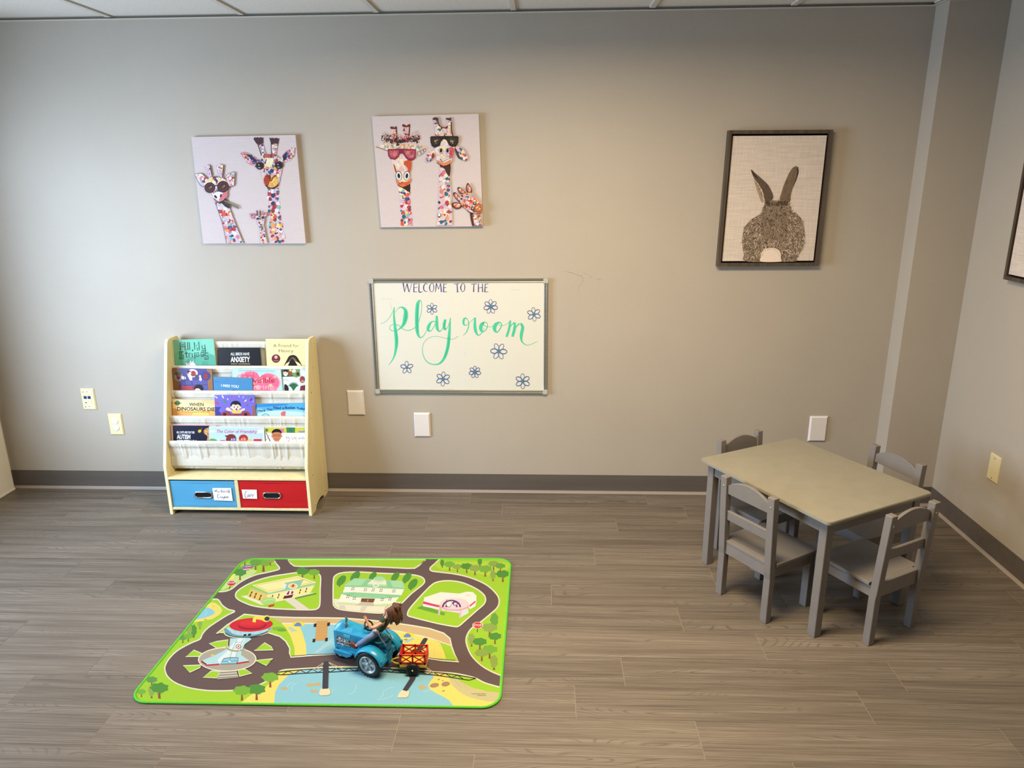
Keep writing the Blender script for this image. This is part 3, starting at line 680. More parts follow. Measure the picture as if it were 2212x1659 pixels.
for E_, n2_ in ((eL, 90), (eR, 110)):
    k_ = 0
    while k_ < n2_:
        x, y = R.uniform(450, 946), R.uniform(484, 880)
        if not inside((x, y), E_): continue
        A.stroke([(x, y, 4), (x+R.uniform(-8, 2), y+R.uniform(10, 22), 1)], 3, R.choice([(84, 68, 56), (122, 102, 84), (102, 84, 70)]), False); k_ += 1
for i in range(60): x = R.uniform(600, 850); A.stroke([(x, 860+R.uniform(-15, 30), 5), (x+R.uniform(-12, 12), 890+R.uniform(0, 20), 1)], 3, R.choice([(56, 42, 34), (90, 70, 56)]), False)
A.poly([(552, 1440), (556, 1400), (580, 1368), (620, 1348), (665, 1342), (710, 1350), (745, 1372), (762, 1410), (762, 1460), (758, 1488), (556, 1488)], (222, 206, 190), True)
for i in range(60): a = R.uniform(PI, 2*PI); A.stroke([(658+85*math.cos(a), 1440+78*math.sin(a), 5), (658+108*math.cos(a), 1440+100*math.sin(a), 1)], 3, R.choice([(214, 198, 180), (196, 178, 160)]), False)
A.out('rabbit_print', t)
ya, yb, za, zb = -.441, -.912, 1.805, 1.189
xp = XR-.035
P = [Vector((xp, ya, za)), Vector((xp, yb, za)), Vector((xp, yb, zb)), Vector((xp, ya, zb))]
framed(P, (-1, 0, 0), 1, 'dark wood picture frame cut off by the right edge, on the right wall')

# ------------------------------------------------------------------ whiteboard
P = [onwall(x, y, -.014) for x, y in ((796, 601), (1184.5, 602.5), (1182.5, 852.5), (811, 849.5))]
x0, x1 = (P[0].x+P[3].x)/2, (P[1].x+P[2].x)/2; z1, z0 = (P[0].z+P[1].z)/2, (P[2].z+P[3].z)/2
t = thing('whiteboard', ((x0+x1)/2, 0, z0), 'whiteboard with green Play room lettering and blue flowers on the back wall', 'whiteboard')
alu = noisy('aluminium', (168, 168, 160), (184, 184, 176), (4, 200, 200), rough=.32, metal=.85, spec=.5)
wbm = flat((208, 207, 196), .3, spec=.5)
b = BM(); b.box((x0+.012, -.009, z0+.012), (x1-.012, 0, z1-.012)); b.out('writing_surface', wbm, t)
RW = .021
def rail(horizontal, a, b_, c, sgn, name):
    bb = BM()
    prof = [(0, 0), (0, -.010), (.003, -.0155), (.007, -.0155), (.009, -.012), (.014, -.012), (.018, -.0145), (RW, -.0115), (RW, 0)]
    v0, v1 = [], []
    for d, y in prof:
        if horizontal: v0.append(bb.b.verts.new((a, y, c+sgn*d))); v1.append(bb.b.verts.new((b_, y, c+sgn*d)))
        else: v0.append(bb.b.verts.new((c+sgn*d, y, a))); v1.append(bb.b.verts.new((c+sgn*d, y, b_)))
    m_ = len(prof)
    for i in range(m_): bb.b.faces.new((v0[i], v1[i], v1[(i+1) % m_], v0[(i+1) % m_]))
    bb.b.faces.new(v0); bb.b.faces.new(v1[::-1]); bb.out('frame_rail', alu, t)
rail(True, x0+.02, x1-.02, z1, -1, 'top'); rail(True, x0+.02, x1-.02, z0, 1, 'bottom'); rail(False, z0+.02, z1-.02, x0, 1, 'l'); rail(False, z0+.02, z1-.02, x1, -1, 'r')
cg = flat((172, 170, 162), .45)
for cx_, cz_, sx, sz in ((x0, z0, 1, 1), (x1, z0, -1, 1), (x0, z1, 1, -1), (x1, z1, -1, -1)):
    b = BM(); pts = [(cx_+sx*.006, cz_), (cx_+sx*.0235, cz_), (cx_+sx*.0235, cz_+sz*.0235), (cx_, cz_+sz*.0235), (cx_, cz_+sz*.006), (cx_+sx*.002, cz_+sz*.002)]
    b.prism(pts, 1, -.0168, 0, bev=.001); b.out('corner_cap', cg, t)
A = Art((0, -.0092, 0), (0, -1, 0), (780, 580), 5.267); A.rough = .4
# eraser smudges
for s_ in ([(1700, 240), (1810, 243)], [(240, 345), (360, 350)], [(330, 380), (350, 470)], [(1180, 960), (1186, 985)], [(980, 1375), (1050, 1372)]): A.stroke([(p[0], p[1], 6) for p in s_], 6, (192, 190, 179), False)
pu = (60, 62, 124)
for L_ in ([(478, 165, 14), (495, 268, 7)], [(495, 268, 5), (522, 172, 7)], [(522, 172, 14), (545, 268, 9)], [(548, 268, 5), (577, 168, 5)],
           [(600, 170, 8), (600, 268, 13)], [(597, 178), (640, 172)], [(600, 220), (640, 213)], [(600, 268), (636, 266)],
           [(660, 168, 8), (660, 265, 12), (700, 262, 5)],
           [(755, 185, 5), (735, 168, 6), (712, 205, 12), (718, 250, 10), (745, 262, 5), (755, 255, 4)],
           [(795, 170, 6), (778, 215, 12), (792, 262, 6), (820, 255, 6), (828, 205, 9), (815, 170, 5), (795, 170, 5)],
           [(845, 268, 7), (858, 170, 13)], [(858, 170, 6), (882, 235, 7)], [(882, 235, 5), (902, 170, 6)], [(904, 170, 9), (914, 268, 13)],
           [(940, 172, 8), (938, 268, 13)], [(937, 180), (975, 176)], [(938, 220), (968, 216)], [(938, 268), (976, 264)],
           [(1060, 178), (1118, 174)], [(1092, 178, 9), (1098, 268, 13)], [(1080, 270, 4), (1116, 266, 4)],
           [(1150, 172, 6), (1133, 215, 12), (1148, 262, 6), (1172, 252, 7), (1180, 205, 9), (1168, 172, 5), (1150, 172, 5)],
           [(1250, 180), (1318, 174)], [(1284, 180, 9), (1280, 268, 13)],
           [(1335, 172, 8), (1335, 270, 13)], [(1338, 222), (1378, 216)], [(1380, 172, 8), (1382, 268, 12)],
           [(1412, 174, 8), (1408, 270, 13)], [(1408, 180), (1448, 174)], [(1410, 220), (1440, 216)], [(1408, 268), (1448, 264)]):
    A.stroke(L_, 6, pu)
G = (70, 186, 146); G2 = (44, 160, 124)
lettering = [
 [(218, 628, 3), (270, 610, 5), (320, 560, 5), (360, 490, 5), (382, 440, 6)],
 [(376, 440, 10), (374, 540, 20), (388, 680, 32), (402, 800, 40), (398, 900, 32), (372, 1010, 16), (315, 1098, 4)],
 [(390, 500, 4), (420, 455, 6), (465, 440, 16), (505, 480, 40), (505, 560, 54), (480, 640, 34), (420, 698, 10), (360, 710, 8), (325, 685, 6), (335, 650, 6), (380, 635, 7), (430, 650, 7), (480, 690, 7), (540, 705, 8), (600, 680, 7), (640, 640, 6)],
 [(670, 360, 16), (645, 400, 36), (636, 500, 42), (634, 620, 42), (642, 730, 34), (670, 785, 14), (710, 765, 8), (745, 710, 6), (790, 625, 6)],
 [(652, 372, 8), (680, 365, 6), (690, 420, 6), (680, 520, 6), (650, 620, 6)],
 [(850, 605, 12), (805, 605, 14), (772, 650, 34), (762, 695, 30), (790, 712, 10), (830, 660, 8), (855, 600, 8)],
 [(860, 538, 22), (862, 600, 30), (866, 680, 32), (895, 715, 12), (925, 680, 7), (955, 600, 6)],
 [(958, 580, 24), (945, 640, 34), (950, 690, 24), (975, 680, 8), (1000, 630, 7), (1016, 560, 8)],
 [(1015, 560, 10), (1010, 650, 20), (1000, 780, 34), (985, 900, 36), (950, 1010, 30), (900, 1075, 20), (840, 1092, 12), (770, 1075, 10), (720, 1020, 8), (698, 940, 6), (712, 850, 5), (770, 790, 5), (850, 772, 5), (930, 785, 5), (1010, 805, 5), (1060, 798, 5), (1105, 770, 4)],
 [(1162, 762, 4), (1200, 720, 10), (1225, 640, 10), (1210, 580, 8), (1180, 565, 18), (1165, 600, 24), (1172, 640, 16), (1205, 640, 6), (1250, 600, 5), (1298, 558, 8)],
 [(1300, 556, 14), (1294, 620, 28), (1300, 700, 32), (1330, 758, 14), (1370, 735, 8), (1400, 680, 6)],
 [(1405, 608, 12), (1370, 640, 40), (1362, 690, 36), (1385, 722, 12), (1425, 690, 10), (1438, 640, 8), (1415, 610, 8), (1385, 625, 8), (1410, 655, 6), (1460, 665, 5), (1520, 650, 5)],
 [(1572, 610, 16), (1530, 640, 40), (1518, 690, 38), (1545, 725, 14), (1585, 680, 12), (1598, 630, 10), (1570, 608, 10)],
 [(1560, 640, 5), (1610, 650, 5), (1660, 630, 5), (1700, 592, 6)],
 [(1698, 590, 18), (1685, 680, 26), (1655, 778, 24)],
 [(1655, 770, 5), (1700, 660, 7), (1745, 612, 14)],
 [(1750, 615, 20), (1745, 690, 32), (1722, 775, 28)],
 [(1722, 770, 5), (1755, 680, 8), (1800, 625, 16)],
 [(1815, 622, 20), (1838, 670, 34), (1822, 760, 34), (1830, 830, 16), (1880, 870, 7), (1940, 860, 5), (2005, 828, 4)]]
for L_ in lettering: A.stroke(L_, 10, G)
for L_ in lettering:
    wide = [(p[0]+3, p[1], p[2]*.22) for p in L_ if p[2] > 22]
    if len(wide) > 2: A.stroke(wide, 5, G2)
B1 = (72, 92, 142); B2 = (70, 130, 150)
def flower(x, y, r, n, rot):
    for i in range(n):
        a = 2*PI*i/n+rot; cx_, cy_ = x+math.cos(a)*r*.58, y+math.sin(a)*r*.62; l, q = r*.46, r*.26
        for jj in (0, 1):
            A.stroke([(cx_+math.cos(a)*l*math.cos(k_*PI/5)*(1+.06*jj)-math.sin(a)*q*math.sin(k_*PI/5), cy_+math.sin(a)*l*math.cos(k_*PI/5)+math.cos(a)*q*(1+.25*jj)*math.sin(k_*PI/5)) for k_ in range(10)], 5, B1, closed=True, k=2)
    for i in range(n): a = 2*PI*i/n+rot; A.stroke([(x, y, 9), (x+math.cos(a)*r*.3, y+math.sin(a)*r*.3, 4)], 6, B2, False)
for f_ in ((806, 458, 60, 6, .5), (1474, 434, 76, 7, .2), (1966, 522, 74, 6, .4), (1566, 942, 88, 6, 1.1), (520, 1126, 68, 5, .9), (932, 1256, 76, 6, .6), (1294, 1178, 64, 7, .22), (1838, 1282, 80, 6, .5)): flower(*f_)
A.out('marker_drawing', t)

# ------------------------------------------------------------------ sling bookshelf
wood = noisy('pale_laminate', (216, 202, 152), (226, 213, 165), (40, 40, 3), rough=.45, bump=.04, spec=.35)
edge_m = flat((232, 222, 178), .4)
SX0, SX1 = .2958, 1.0144; TH = .0152
shelf = thing('bookshelf', ((SX0+SX1)/2, -.16, 0), 'pale wooden sling bookshelf with white fabric pockets, standing against the wall on the left', 'bookshelf')
def panel(xa, xb, name='side_panel'):
    prof = [(-.3085, 0), (-.3085, .258), (-.1335, .838), (-.126, .849), (-.113, .856), (-.040, .856), (-.022, .850), (-.013, .835), (-.013, .03), (-.035, 0), (-.087, 0)]
    arch = [(-.1615+.0745*math.cos(a), .030*math.sin(a)) for a in [PI*i/10 for i in range(1, 10)]]
    prof = prof+arch+[(-.236, 0)]
    b = BM(); b.prism(prof, 0, xa, xb, bev=.0012)
    for f in b.b.faces:
        if abs(f.calc_center_median().x-xa) > 1e-4 and abs(f.calc_center_median().x-xb) > 1e-4: f.material_index = 1
    return b.out(name, [wood, edge_m], shelf)
pL = panel(SX0, SX0+TH); pR = panel(SX1-TH, SX1)
xi0, xi1 = SX0+TH, SX1-TH
b = BM(); b.box((xi0, -.308, .1885), (xi1, -.020, .201), .001); b.out('shelf_board', wood, shelf)
b = BM(); b.box((xi0, -.306, .0255), (xi1, -.030, .0375), .001); b.out('bottom_board', wood, shelf)
b = BM(); b.box((.6405, -.3055, .0375), (.6575, -.040, .1885), .0008); b.out('divider', wood, shelf)
ROD = [(-.061, .825), (-.108, .711), (-.157, .596), (-.206, .480), (-.255, .366)]
for (y, z) in ROD:
    b = BM(); b.cyl((xi0, y, z), (xi1, y, z), .0055, n=12); b.out('rod', wood, shelf)
scr = flat((214, 196, 140), .25, 1.0)
for (y, z) in ROD+[(-.075, .192), (-.248, .195), (-.074, .032), (-.242, .034)]:
    b = BM(); b.lathe([(.0040, -.002), (.0040, .0008), (.0028, .0020), (.0008, .0022)], (SX1, y, z), (1, 0, 0), 12); b.out('screw', scr, pR)
# sling: one continuous cloth looping over the rods
path = []      # y, z, wrinkle amplitude
def arc(cy, cz, r, a0, a1, n, amp):
    for i in range(n+1):
        a = math.radians(a0+(a1-a0)*i/n); path.append((cy+r*math.cos(a), cz+r*math.sin(a), amp))
y1, z1 = ROD[0]
path += [(y1+.009, z1-.13, .0003), (y1+.0085, z1-.06, .0004)]
arc(y1, z1, .0080, 0, 180, 8, .0002)
for k in range(1, 5):
    yp, zp = ROD[k-1]; y, z = ROD[k]
    path += [(yp-.0078, zp-.011, .0016), (yp-.0035, zp-.024, .0026), (yp-.0040, zp-.0262, .0026), (yp-.0010, zp-.028, .0016), (yp-.0015, zp-.045, .0016), (yp-.005, zp-.08, .0006), (yp-.009, zp-.12, .0002), (yp-.0100, zp-.18, .0002)]
    yb0 = yp-.012; yb1 = y-.0035
    for i in range(1, 6): a = PI*i/6; path.append(((yb0+yb1)/2+(yb0-yb1)/2*math.cos(a), z-.120-.014*math.sin(a), .0002))
    path += [(yb1, z-.118, .0001), (y+.0040, z-.07, .0001), (y+.007, z-.03, .0001)]
    arc(y, z, .0080, 0, 180, 8, .0002)
y, z = ROD[4]
path += [(y-.0080, z-.008, .0018), (y-.0060, z-.016, .0028), (y-.0045, z-.0245, .0030), (y-.0015, z-.0265, .0022), (y-.0010, z-.040, .0034), (y+.001, z-.06, .0042), (y+.005, z-.09, .0044), (y+.009, z-.12, .0036), (y+.013, z-.138, .0018), (y+.015, z-.1445, .0018), (y+.021, z-.146, .001), (y+.026, z-.140, .001)]
Rw = random.Random(3)
waves = [(Rw.uniform(20, 130), Rw.uniform(0, 6.3), Rw.uniform(.3, 1)) for _ in range(7)]
folds = [(Rw.uniform(xi0+.02, xi1-.02), Rw.uniform(.003, .008), Rw.uniform(-1, 1), Rw.uniform(-.25, .25)) for _ in range(46)]
def wrinkle(x, z, k):
    v = sum(a*math.sin(x*f+p+z*30+k*2.1) for f, p, a in waves)/3.2
    for fx, fw, fa, sl in folds:
        d = (x-fx-(z-.4)*sl*.3+math.sin(k*5.7+fx*40)*.05)/fw
        if abs(d) < 3: v += fa*1.6*math.exp(-d*d)
    return v
bs = BM(); NX = 230; grid = []
seg_id = 0
for i, (y, z, amp) in enumerate(path):
    row = []
    for j in range(NX+1):
        x = xi0+.0015+(xi1-xi0-.003)*j/NX
        kk = int((.825-z)/.115)
        v = wrinkle(x, z, kk)
        row.append(bs.b.verts.new((x, y-max(amp*v, -.0006 if amp < .001 else -.002), z+amp*.25*v)))
    grid.append(row)
for i in range(len(path)-1):
    for j in range(NX):
        f = bs.b.faces.new((grid[i][j], grid[i][j+1], grid[i+1][j+1], grid[i+1][j])); f.smooth = True
cloth = linen('sling_cloth', (196, 191, 178), (208, 203, 191), 500, .9)
bs.out('fabric_sling', cloth, shelf)
b = BM(); b.cyl((xi0, -.236, .2235), (xi1, -.236, .2235), .0042, n=8); b.out('rod', wood, shelf)

# ------------------------------------------------------------------ picture books
def book(k, tl, tr, bl, br, col, label, th=.006, front=0.0, group=None):
    """k: pocket rod; corners in crop pixels; front>0 = nearer the viewer"""
    y, z = ROD[k]; P0 = Vector((0, y+.0165-front, z)); n = Vector((0, -1, .12)).normalized()
    A = Art(P0, n, (340, 710), 5.821, step=3e-6); A.rough = .45; A.gain = .90
    a, b_, c, d = A.P(*tl), A.P(*tr), A.P(*br), A.P(*bl)
    def ext(p, q): t = (z-.060-p.z)/(q.z-p.z); return p+(q-p)*t
    c, d = ext(b_, c), ext(a, d)
    lo_x, hi_x = xi0+.001, xi1-.001
    for v in (a, b_, c, d): v.x = min(max(v.x, lo_x), hi_x)
    t = thing('picture_book', ((c.x+d.x)/2, d.y, d.z), label, 'book', group)
    m = flat(col, .35)
    cv = quadbox(a, b_, c, d, n, .0009)
    q2 = [v-n*(th-.0009) for v in (a, b_, c, d)]; quadbox(*q2, n, .0009, bm=cv)
    sp = [a, a-n*th, d-n*th, d]; w_ = (b_-a).normalized()*.001
    quadbox(a, a+w_, d+w_, d, n, th, bm=cv)
    cv.out('cover', m, t)
    ins = [a+w_-Vector((0, 0, .0015)), b_-w_*1.5-Vector((0, 0, .0015)), c-w_*1.5, d+w_]
    pg = quadbox(*[v-n*.0010 for v in ins], n, th-.0020); pg.out('page_block', flat((236, 226, 200), .8), t)
    A.P0 = P0+n*.00012
    A.clip = [((topx(v)[0]-340)*5.821, (topx(v)[1]-710)*5.821) for v in (a, b_, c, d)]
    A.quad = (tl, tr, bl, br)
    A._px = m
    return t, A
GB = 'picture books in the fabric pockets'
TR = (150, 205, 180)
# --- top pocket
t, A = book(1, (186, 142), (704, 127), (214, 462), (736, 462), (98, 178, 150), 'teal picture book titled All My Stripes at top left of the bookshelf', .009, 0, GB)
A.poly([(190, 145), (330, 140), (300, 250), (200, 300)], (132, 204, 178), True); A.poly([(560, 140), (700, 135), (716, 330), (600, 240)], (128, 200, 176), True); A.poly([(380, 380), (700, 330), (725, 600), (400, 600)], (84, 168, 142), True)
ink = (26, 30, 30)
def mono(A, L_, w_=10): 
    for s_ in L_: A.stroke(s_, w_, ink, False)
mono(A, [[(290, 270), (284, 180), (345, 175), (350, 275)], [(345, 225), (308, 228), (306, 200), (328, 198), (328, 212)], [(378, 168), (384, 262), (365, 264)], [(400, 168), (408, 262), (392, 264)], [(438, 262), (450, 275)],
 [(470, 262), (460, 170), (490, 225), (520, 165), (528, 268), (500, 270), (500, 245), (514, 243)], [(560, 210), (562, 250), (600, 250)], [(596, 200), (606, 300), (560, 302), (558, 272), (590, 270), (590, 286), (572, 288)],
 [(330, 290), (278, 292), (280, 330), (322, 330), (326, 378), (280, 382), (278, 355), (302, 352), (303, 366)], [(300, 300), (302, 316)], [(360, 285), (366, 360), (384, 360)], [(345, 310), (385, 308)], [(400, 362), (396, 312), (420, 310)], [(436, 312), (440, 362)], [(436, 270), (448, 282)],
 [(472, 380), (466, 306), (518, 304), (520, 346), (484, 350), (484, 326), (502, 324)], [(590, 330), (545, 332), (546, 304), (584, 302), (586, 345), (548, 352)], [(640, 306), (600, 308), (600, 342), (636, 344), (640, 382), (596, 388), (594, 368), (620, 366)]])
A.poly([(356, 430), (400, 436), (385, 405), (412, 420), (420, 396), (440, 415), (470, 396), (462, 432), (492, 470), (500, 560), (380, 560), (360, 470)], (238, 240, 236)); mono(A, [[(372, 440), (405, 445)], [(388, 408), (414, 436)], [(424, 400), (436, 430)], [(470, 398), (452, 432)]], 7)
for i, s_ in enumerate(('A Story for', 'Children', 'with Autism')): A.text(s_, 600, 422+i*20, 11, ink, center=True, wd=94-18*(i == 1))
A.out('cover_art', t)
t, A = book(1, (764, 240), (1294, 240), (772, 460), (1312, 460), (20, 20, 22), 'black picture book titled All Birds Have Anxiety in the top pocket', .009, 0, GB)
A.text('ALL BIRDS HAVE', 920, 335, 36, (236, 236, 232), wd=236, bold=.02); A.text('ANXIETY', 920, 418, 66, (240, 240, 236), wd=244, bold=.03); A.text('KATHY  HOOPMANN', 926, 450, 15, (214, 190, 90), wd=238, bold=.01)
A.out('cover_art', t)
t, A = book(1, (1358, 130), (1880, 132), (1376, 460), (1890, 460), (240, 226, 156), 'cream-yellow picture book titled A Friend for Henry at top right of the bookshelf', .009, 0, GB)
br_ = (84, 56, 34)
A.text('A Friend for', 1456, 232, 42, br_, wd=326); A.text('Henry', 1526, 298, 44, br_, wd=186)
A.ell(1491, 376, 55, 54, (96, 28, 38), n=28); A.ell(1491, 376, 48, 47, (110, 34, 44), n=28)
for i in range(8): a = PI*i/4; A.ell(1491+14*math.cos(a), 358+14*math.sin(a), 10, 4, (238, 226, 200), math.degrees(a), 8)
A.stroke([(1460, 404), (1522, 404)], 4, (214, 180, 150), False)
A.poly([(1570, 460), (1590, 410), (1630, 360), (1700, 342), (1770, 355), (1815, 400), (1835, 460), (1835, 560), (1570, 560)], (246, 232, 170), True)
for i in range(34):
    a = math.radians(200+i*4.2); x_, y_ = 1705+128*math.cos(a), 462+112*math.sin(a); A.stroke([(1690+(i-17)*2, 350), ((1700+x_)/2, (350+y_)/2-16), (x_, y_+60)], 6, (44, 26, 18))
for i in range(26): x_ = 1645+i*4.6; A.stroke([(1695+(i-13)*.6, 380), (x_, 470), (x_, 560)], 7, (30, 18, 14))
A.out('cover_art', t)
# --- second pocket
t, A = book(2, (186, 496), (690, 508), (200, 778), (702, 778), (70, 64, 120), 'purple comic-style picture book with a boy and red dragon, second pocket at left', .005, 0, GB)
A.poly([(190, 500), (270, 503), (275, 780), (205, 778)], (150, 100, 62)); A.poly([(620, 508), (688, 510), (700, 800), (640, 800)], (156, 106, 66))
for x_ in (205, 225, 250): A.stroke([(x_, 505), (x_+12, 775)], 4, (112, 70, 42), False)
A.ell(266, 600, 52, 62, (126, 150, 162)); A.ell(262, 568, 44, 26, (60, 92, 70)); A.ell(268, 606, 28, 36, (150, 56, 66)); A.ell(270, 618, 15, 14, (110, 20, 30)); A.poly([(300, 598), (350, 605), (355, 634), (310, 634)], (232, 228, 240), True)
A.ell(440, 560, 68, 52, (236, 232, 240)); A.ell(450, 565, 34, 36, (156, 54, 62)); A.ell(398, 550, 24, 26, (34, 26, 34)); A.ell(408, 562, 18, 20, (238, 206, 188)); A.poly([(380, 590), (430, 590), (440, 650), (410, 650)], (240, 240, 244)); A.poly([(470, 590), (500, 570), (500, 620), (480, 630)], (60, 88, 60))
A.poly([(340, 660), (620, 640), (640, 800), (270, 800)], (92, 88, 158)); A.stroke([(430, 650), (440, 710)], 7, (46, 42, 84), False); A.stroke([(280, 712), (630, 705)], 6, (52, 46, 94), False); A.stroke([(340, 600), (350, 800)], 6, (52, 46, 94), False)
A.ell(612, 596, 58, 58, (62, 66, 130)); A.ell(606, 600, 28, 38, (150, 46, 60)); A.ell(536, 600, 13, 16, (228, 222, 232)); A.ell(542, 636, 17, 22, (236, 236, 240))
A.ell(375, 762, 84, 44, (178, 66, 78)); A.ell(320, 726, 20, 14, (178, 66, 78), 50); A.ell(450, 738, 20, 14, (150, 50, 60), -40)
A.ell(520, 760, 62, 60, (26, 22, 28)); A.ell(505, 790, 44, 40, (240, 210, 190)); A.out('cover_art', t)
t, A = book(2, (700, 604), (1192, 620), (706, 778), (1196, 778), (66, 124, 168), 'blue picture book titled I Miss You, second pocket near the middle', .005, .0045, GB)
A.poly([(705, 604), (1188, 622), (1190, 650), (706, 640)], (80, 138, 178)); A.text('I MISS YOU', 800, 728, 32, (238, 244, 244), wd=222, ang=4, bold=.02); A.text('health', 724, 668, 12, (40, 84, 130), wd=50, ang=2)
A.ell(965, 782, 30, 16, (60, 90, 110)); A.out('cover_art', t)
t, A = book(2, (936, 506), (1550, 512), (950, 778), (1576, 778), (160, 208, 222), 'light blue picture book with a pink heart, second pocket right of middle', .005, -.0005, GB)
A.poly([(945, 512), (1040, 514), (1010, 600), (960, 640)], (190, 222, 230), True); A.poly([(1460, 520), (1550, 522), (1565, 660), (1520, 620)], (200, 226, 228), True)
ht = [(1290, 600), (1250, 545), (1180, 525), (1090, 540), (1010, 590), (990, 660), (1040, 760), (1160, 850), (1280, 900), (1420, 840), (1530, 740), (1548, 660), (1500, 590), (1420, 555), (1350, 560)]
A.poly(ht, (240, 170, 176), True); A.poly([(1290+(x-1290)*.93, 690+(y-690)*.9) for x, y in ht], (230, 108, 138), True); A.dabs(ht, 42, 30, [(238, 136, 156), (224, 92, 124), (244, 180, 170), (240, 200, 150), (232, 110, 130)], 61)
A.text('THE BELOVED CHILDREN\'S BOOK THAT CONNECTS PEOPLE ALL AROUND THE WORLD', 1014, 532, 10, (70, 120, 160), wd=470, ang=.7)
A.text('The', 1068, 604, 34, (214, 70, 110), wd=70); A.text('invisible', 1130, 684, 68, (180, 34, 74), wd=346, ang=-1.2, bold=.01); A.text('string', 1190, 768, 66, (244, 168, 190), wd=276, ang=-2, bold=.01)
A.out('cover_art', t)
t, A = book(2, (1560, 508), (1880, 506), (1582, 776), (1890, 776), (200, 214, 226), 'picture book with cartoon faces and a spiky green plant, second pocket at far right', .005, -.006, GB)
A.poly([(1565, 510), (1870, 510), (1870, 600), (1572, 606)], (70, 96, 58)); A.ell(1612, 555, 30, 42, (240, 226, 222)); A.ell(1614, 535, 28, 24, (36, 26, 30)); A.ell(1610, 556, 20, 18, (236, 190, 172)); A.ell(1672, 560, 22, 38, (148, 70, 70)); A.poly([(1695, 520), (1780, 515), (1790, 590), (1740, 615), (1700, 580)], (120, 150, 80), True); A.ell(1716, 533, 26, 20, (240, 240, 236)); A.ell(1766, 570, 20, 24, (60, 50, 46)); A.ell(1672, 524, 16, 14, (236, 214, 80))
A.poly([(1790, 512), (1870, 512), (1870, 640), (1800, 620)], (214, 226, 236)); A.ell(1838, 562, 30, 32, (244, 246, 248)); A.ell(1822, 640, 34, 44, (150, 66, 68)); A.ell(1826, 660, 22, 16, (210, 130, 120)); A.stroke([(1590, 640), (1660, 655)], 4, (90, 100, 110)); A.poly([(1600, 776), (1600, 700), (1640, 720), (1650, 776)], (40, 28, 34), True); A.poly([(1790, 776), (1800, 720), (1870, 705), (1870, 776)], (130, 48, 60))
for a in range(-80, 90, 16): A.stroke([(1712, 776, 9), (1712+math.sin(math.radians(a))*34, 730-math.cos(math.radians(a))*24, 15), (1712+math.sin(math.radians(a))*70, 728-math.cos(math.radians(a))*62, 3)], 8, (52, 104, 66))
A.out('cover_art', t)
# --- third pocket
t, A = book(3, (188, 890), (728, 902), (194, 1098), (736, 1098), (246, 214, 150), 'cream and orange picture book titled When Dinosaurs Die, third pocket at left', .005, -.0005, GB)
A.poly([(192, 1010), (300, 1030), (500, 1040), (726, 1030), (730, 1200), (196, 1200)], (240, 178, 96), True); A.poly([(450, 1060), (640, 1060), (600, 1200), (460, 1200)], (244, 206, 110), True); A.poly([(560, 900), (724, 902), (724, 960), (600, 930)], (248, 200, 140), True)
A.ell(252, 934, 32, 32, (66, 110, 74), n=24); A.ell(252, 934, 25, 25, (96, 140, 96), n=24); A.stroke([(206, 937), (300, 937)], 10, (46, 66, 54), False)
g_ = (52, 46, 20); A.text('WHEN', 398, 972, 42, g_, wd=184, bold=.025); A.text('DINOSAURS DIE', 248, 1028, 46, g_, wd=476, bold=.03, ang=.8); A.text('A Guide to Understanding Death', 314, 1054, 20, (150, 84, 44), wd=344, ang=.6)
A.out('cover_art', t)
t, A = book(3, (718, 836), (1220, 836), (726, 1098), (1240, 1098), (106, 96, 182), 'violet picture book with an open-mouthed boy in yellow, third pocket middle', .005, .0045, GB)
R = random.Random(8)
for (x, y, a, l, c) in ((740, 862, 35, 22, (234, 224, 160)), (822, 856, 60, 24, (240, 236, 230)), (752, 936, 38, 34, (200, 60, 90)), (792, 914, 40, 20, (70, 140, 120)), (850, 920, 55, 30, (80, 130, 90)), (884, 886, 60, 14, (240, 240, 240)), (958, 866, 80, 20, (190, 80, 130)), (1026, 852, 95, 14, (220, 220, 240)), (1078, 862, 110, 18, (150, 190, 230)), (1154, 850, 120, 24, (80, 140, 100)), (1178, 890, 125, 24, (50, 50, 120)), (1108, 906, 140, 20, (240, 230, 190)), (1130, 962, 140, 18, (150, 60, 120)), (1204, 914, 110, 14, (220, 150, 200))):
    A.ell(x, y, l, l*.34, c, a, 12)
A.poly([(726, 985), (800, 985), (770, 1030), (800, 1060), (800, 1200), (730, 1200)], (60, 62, 140)); A.poly([(1190, 975), (1222, 960), (1238, 1098), (1240, 1200), (1170, 1200), (1200, 1040)], (150, 96, 70))
A.ell(984, 960, 66, 54, (24, 20, 30)); A.ell(985, 985, 54, 50, (240, 208, 188)); A.ell(926, 990, 10, 12, (240, 208, 188)); A.ell(1044, 990, 10, 12, (240, 208, 188)); A.poly([(925, 965), (940, 930), (985, 912), (1030, 932), (1046, 968), (1010, 952), (985, 960), (955, 950)], (24, 20, 30), True)
for x in (966, 1010): A.ell(x, 986, 6, 9, (20, 16, 20)); A.stroke([(x-9, 966), (x+8, 964)], 3, (40, 30, 30), False)
A.ell(995, 1014, 10, 13, (90, 20, 30)); A.poly([(935, 1040), (960, 1020), (1000, 1040), (1030, 1020), (1060, 1040), (1040, 1062), (950, 1062)], (240, 200, 60), True)
A.poly([(860, 1010), (885, 990), (930, 1020), (930, 1040), (880, 1030)], (240, 208, 188), True); A.poly([(1045, 1020), (1090, 1000), (1100, 1020), (1050, 1040)], (240, 208, 188), True)
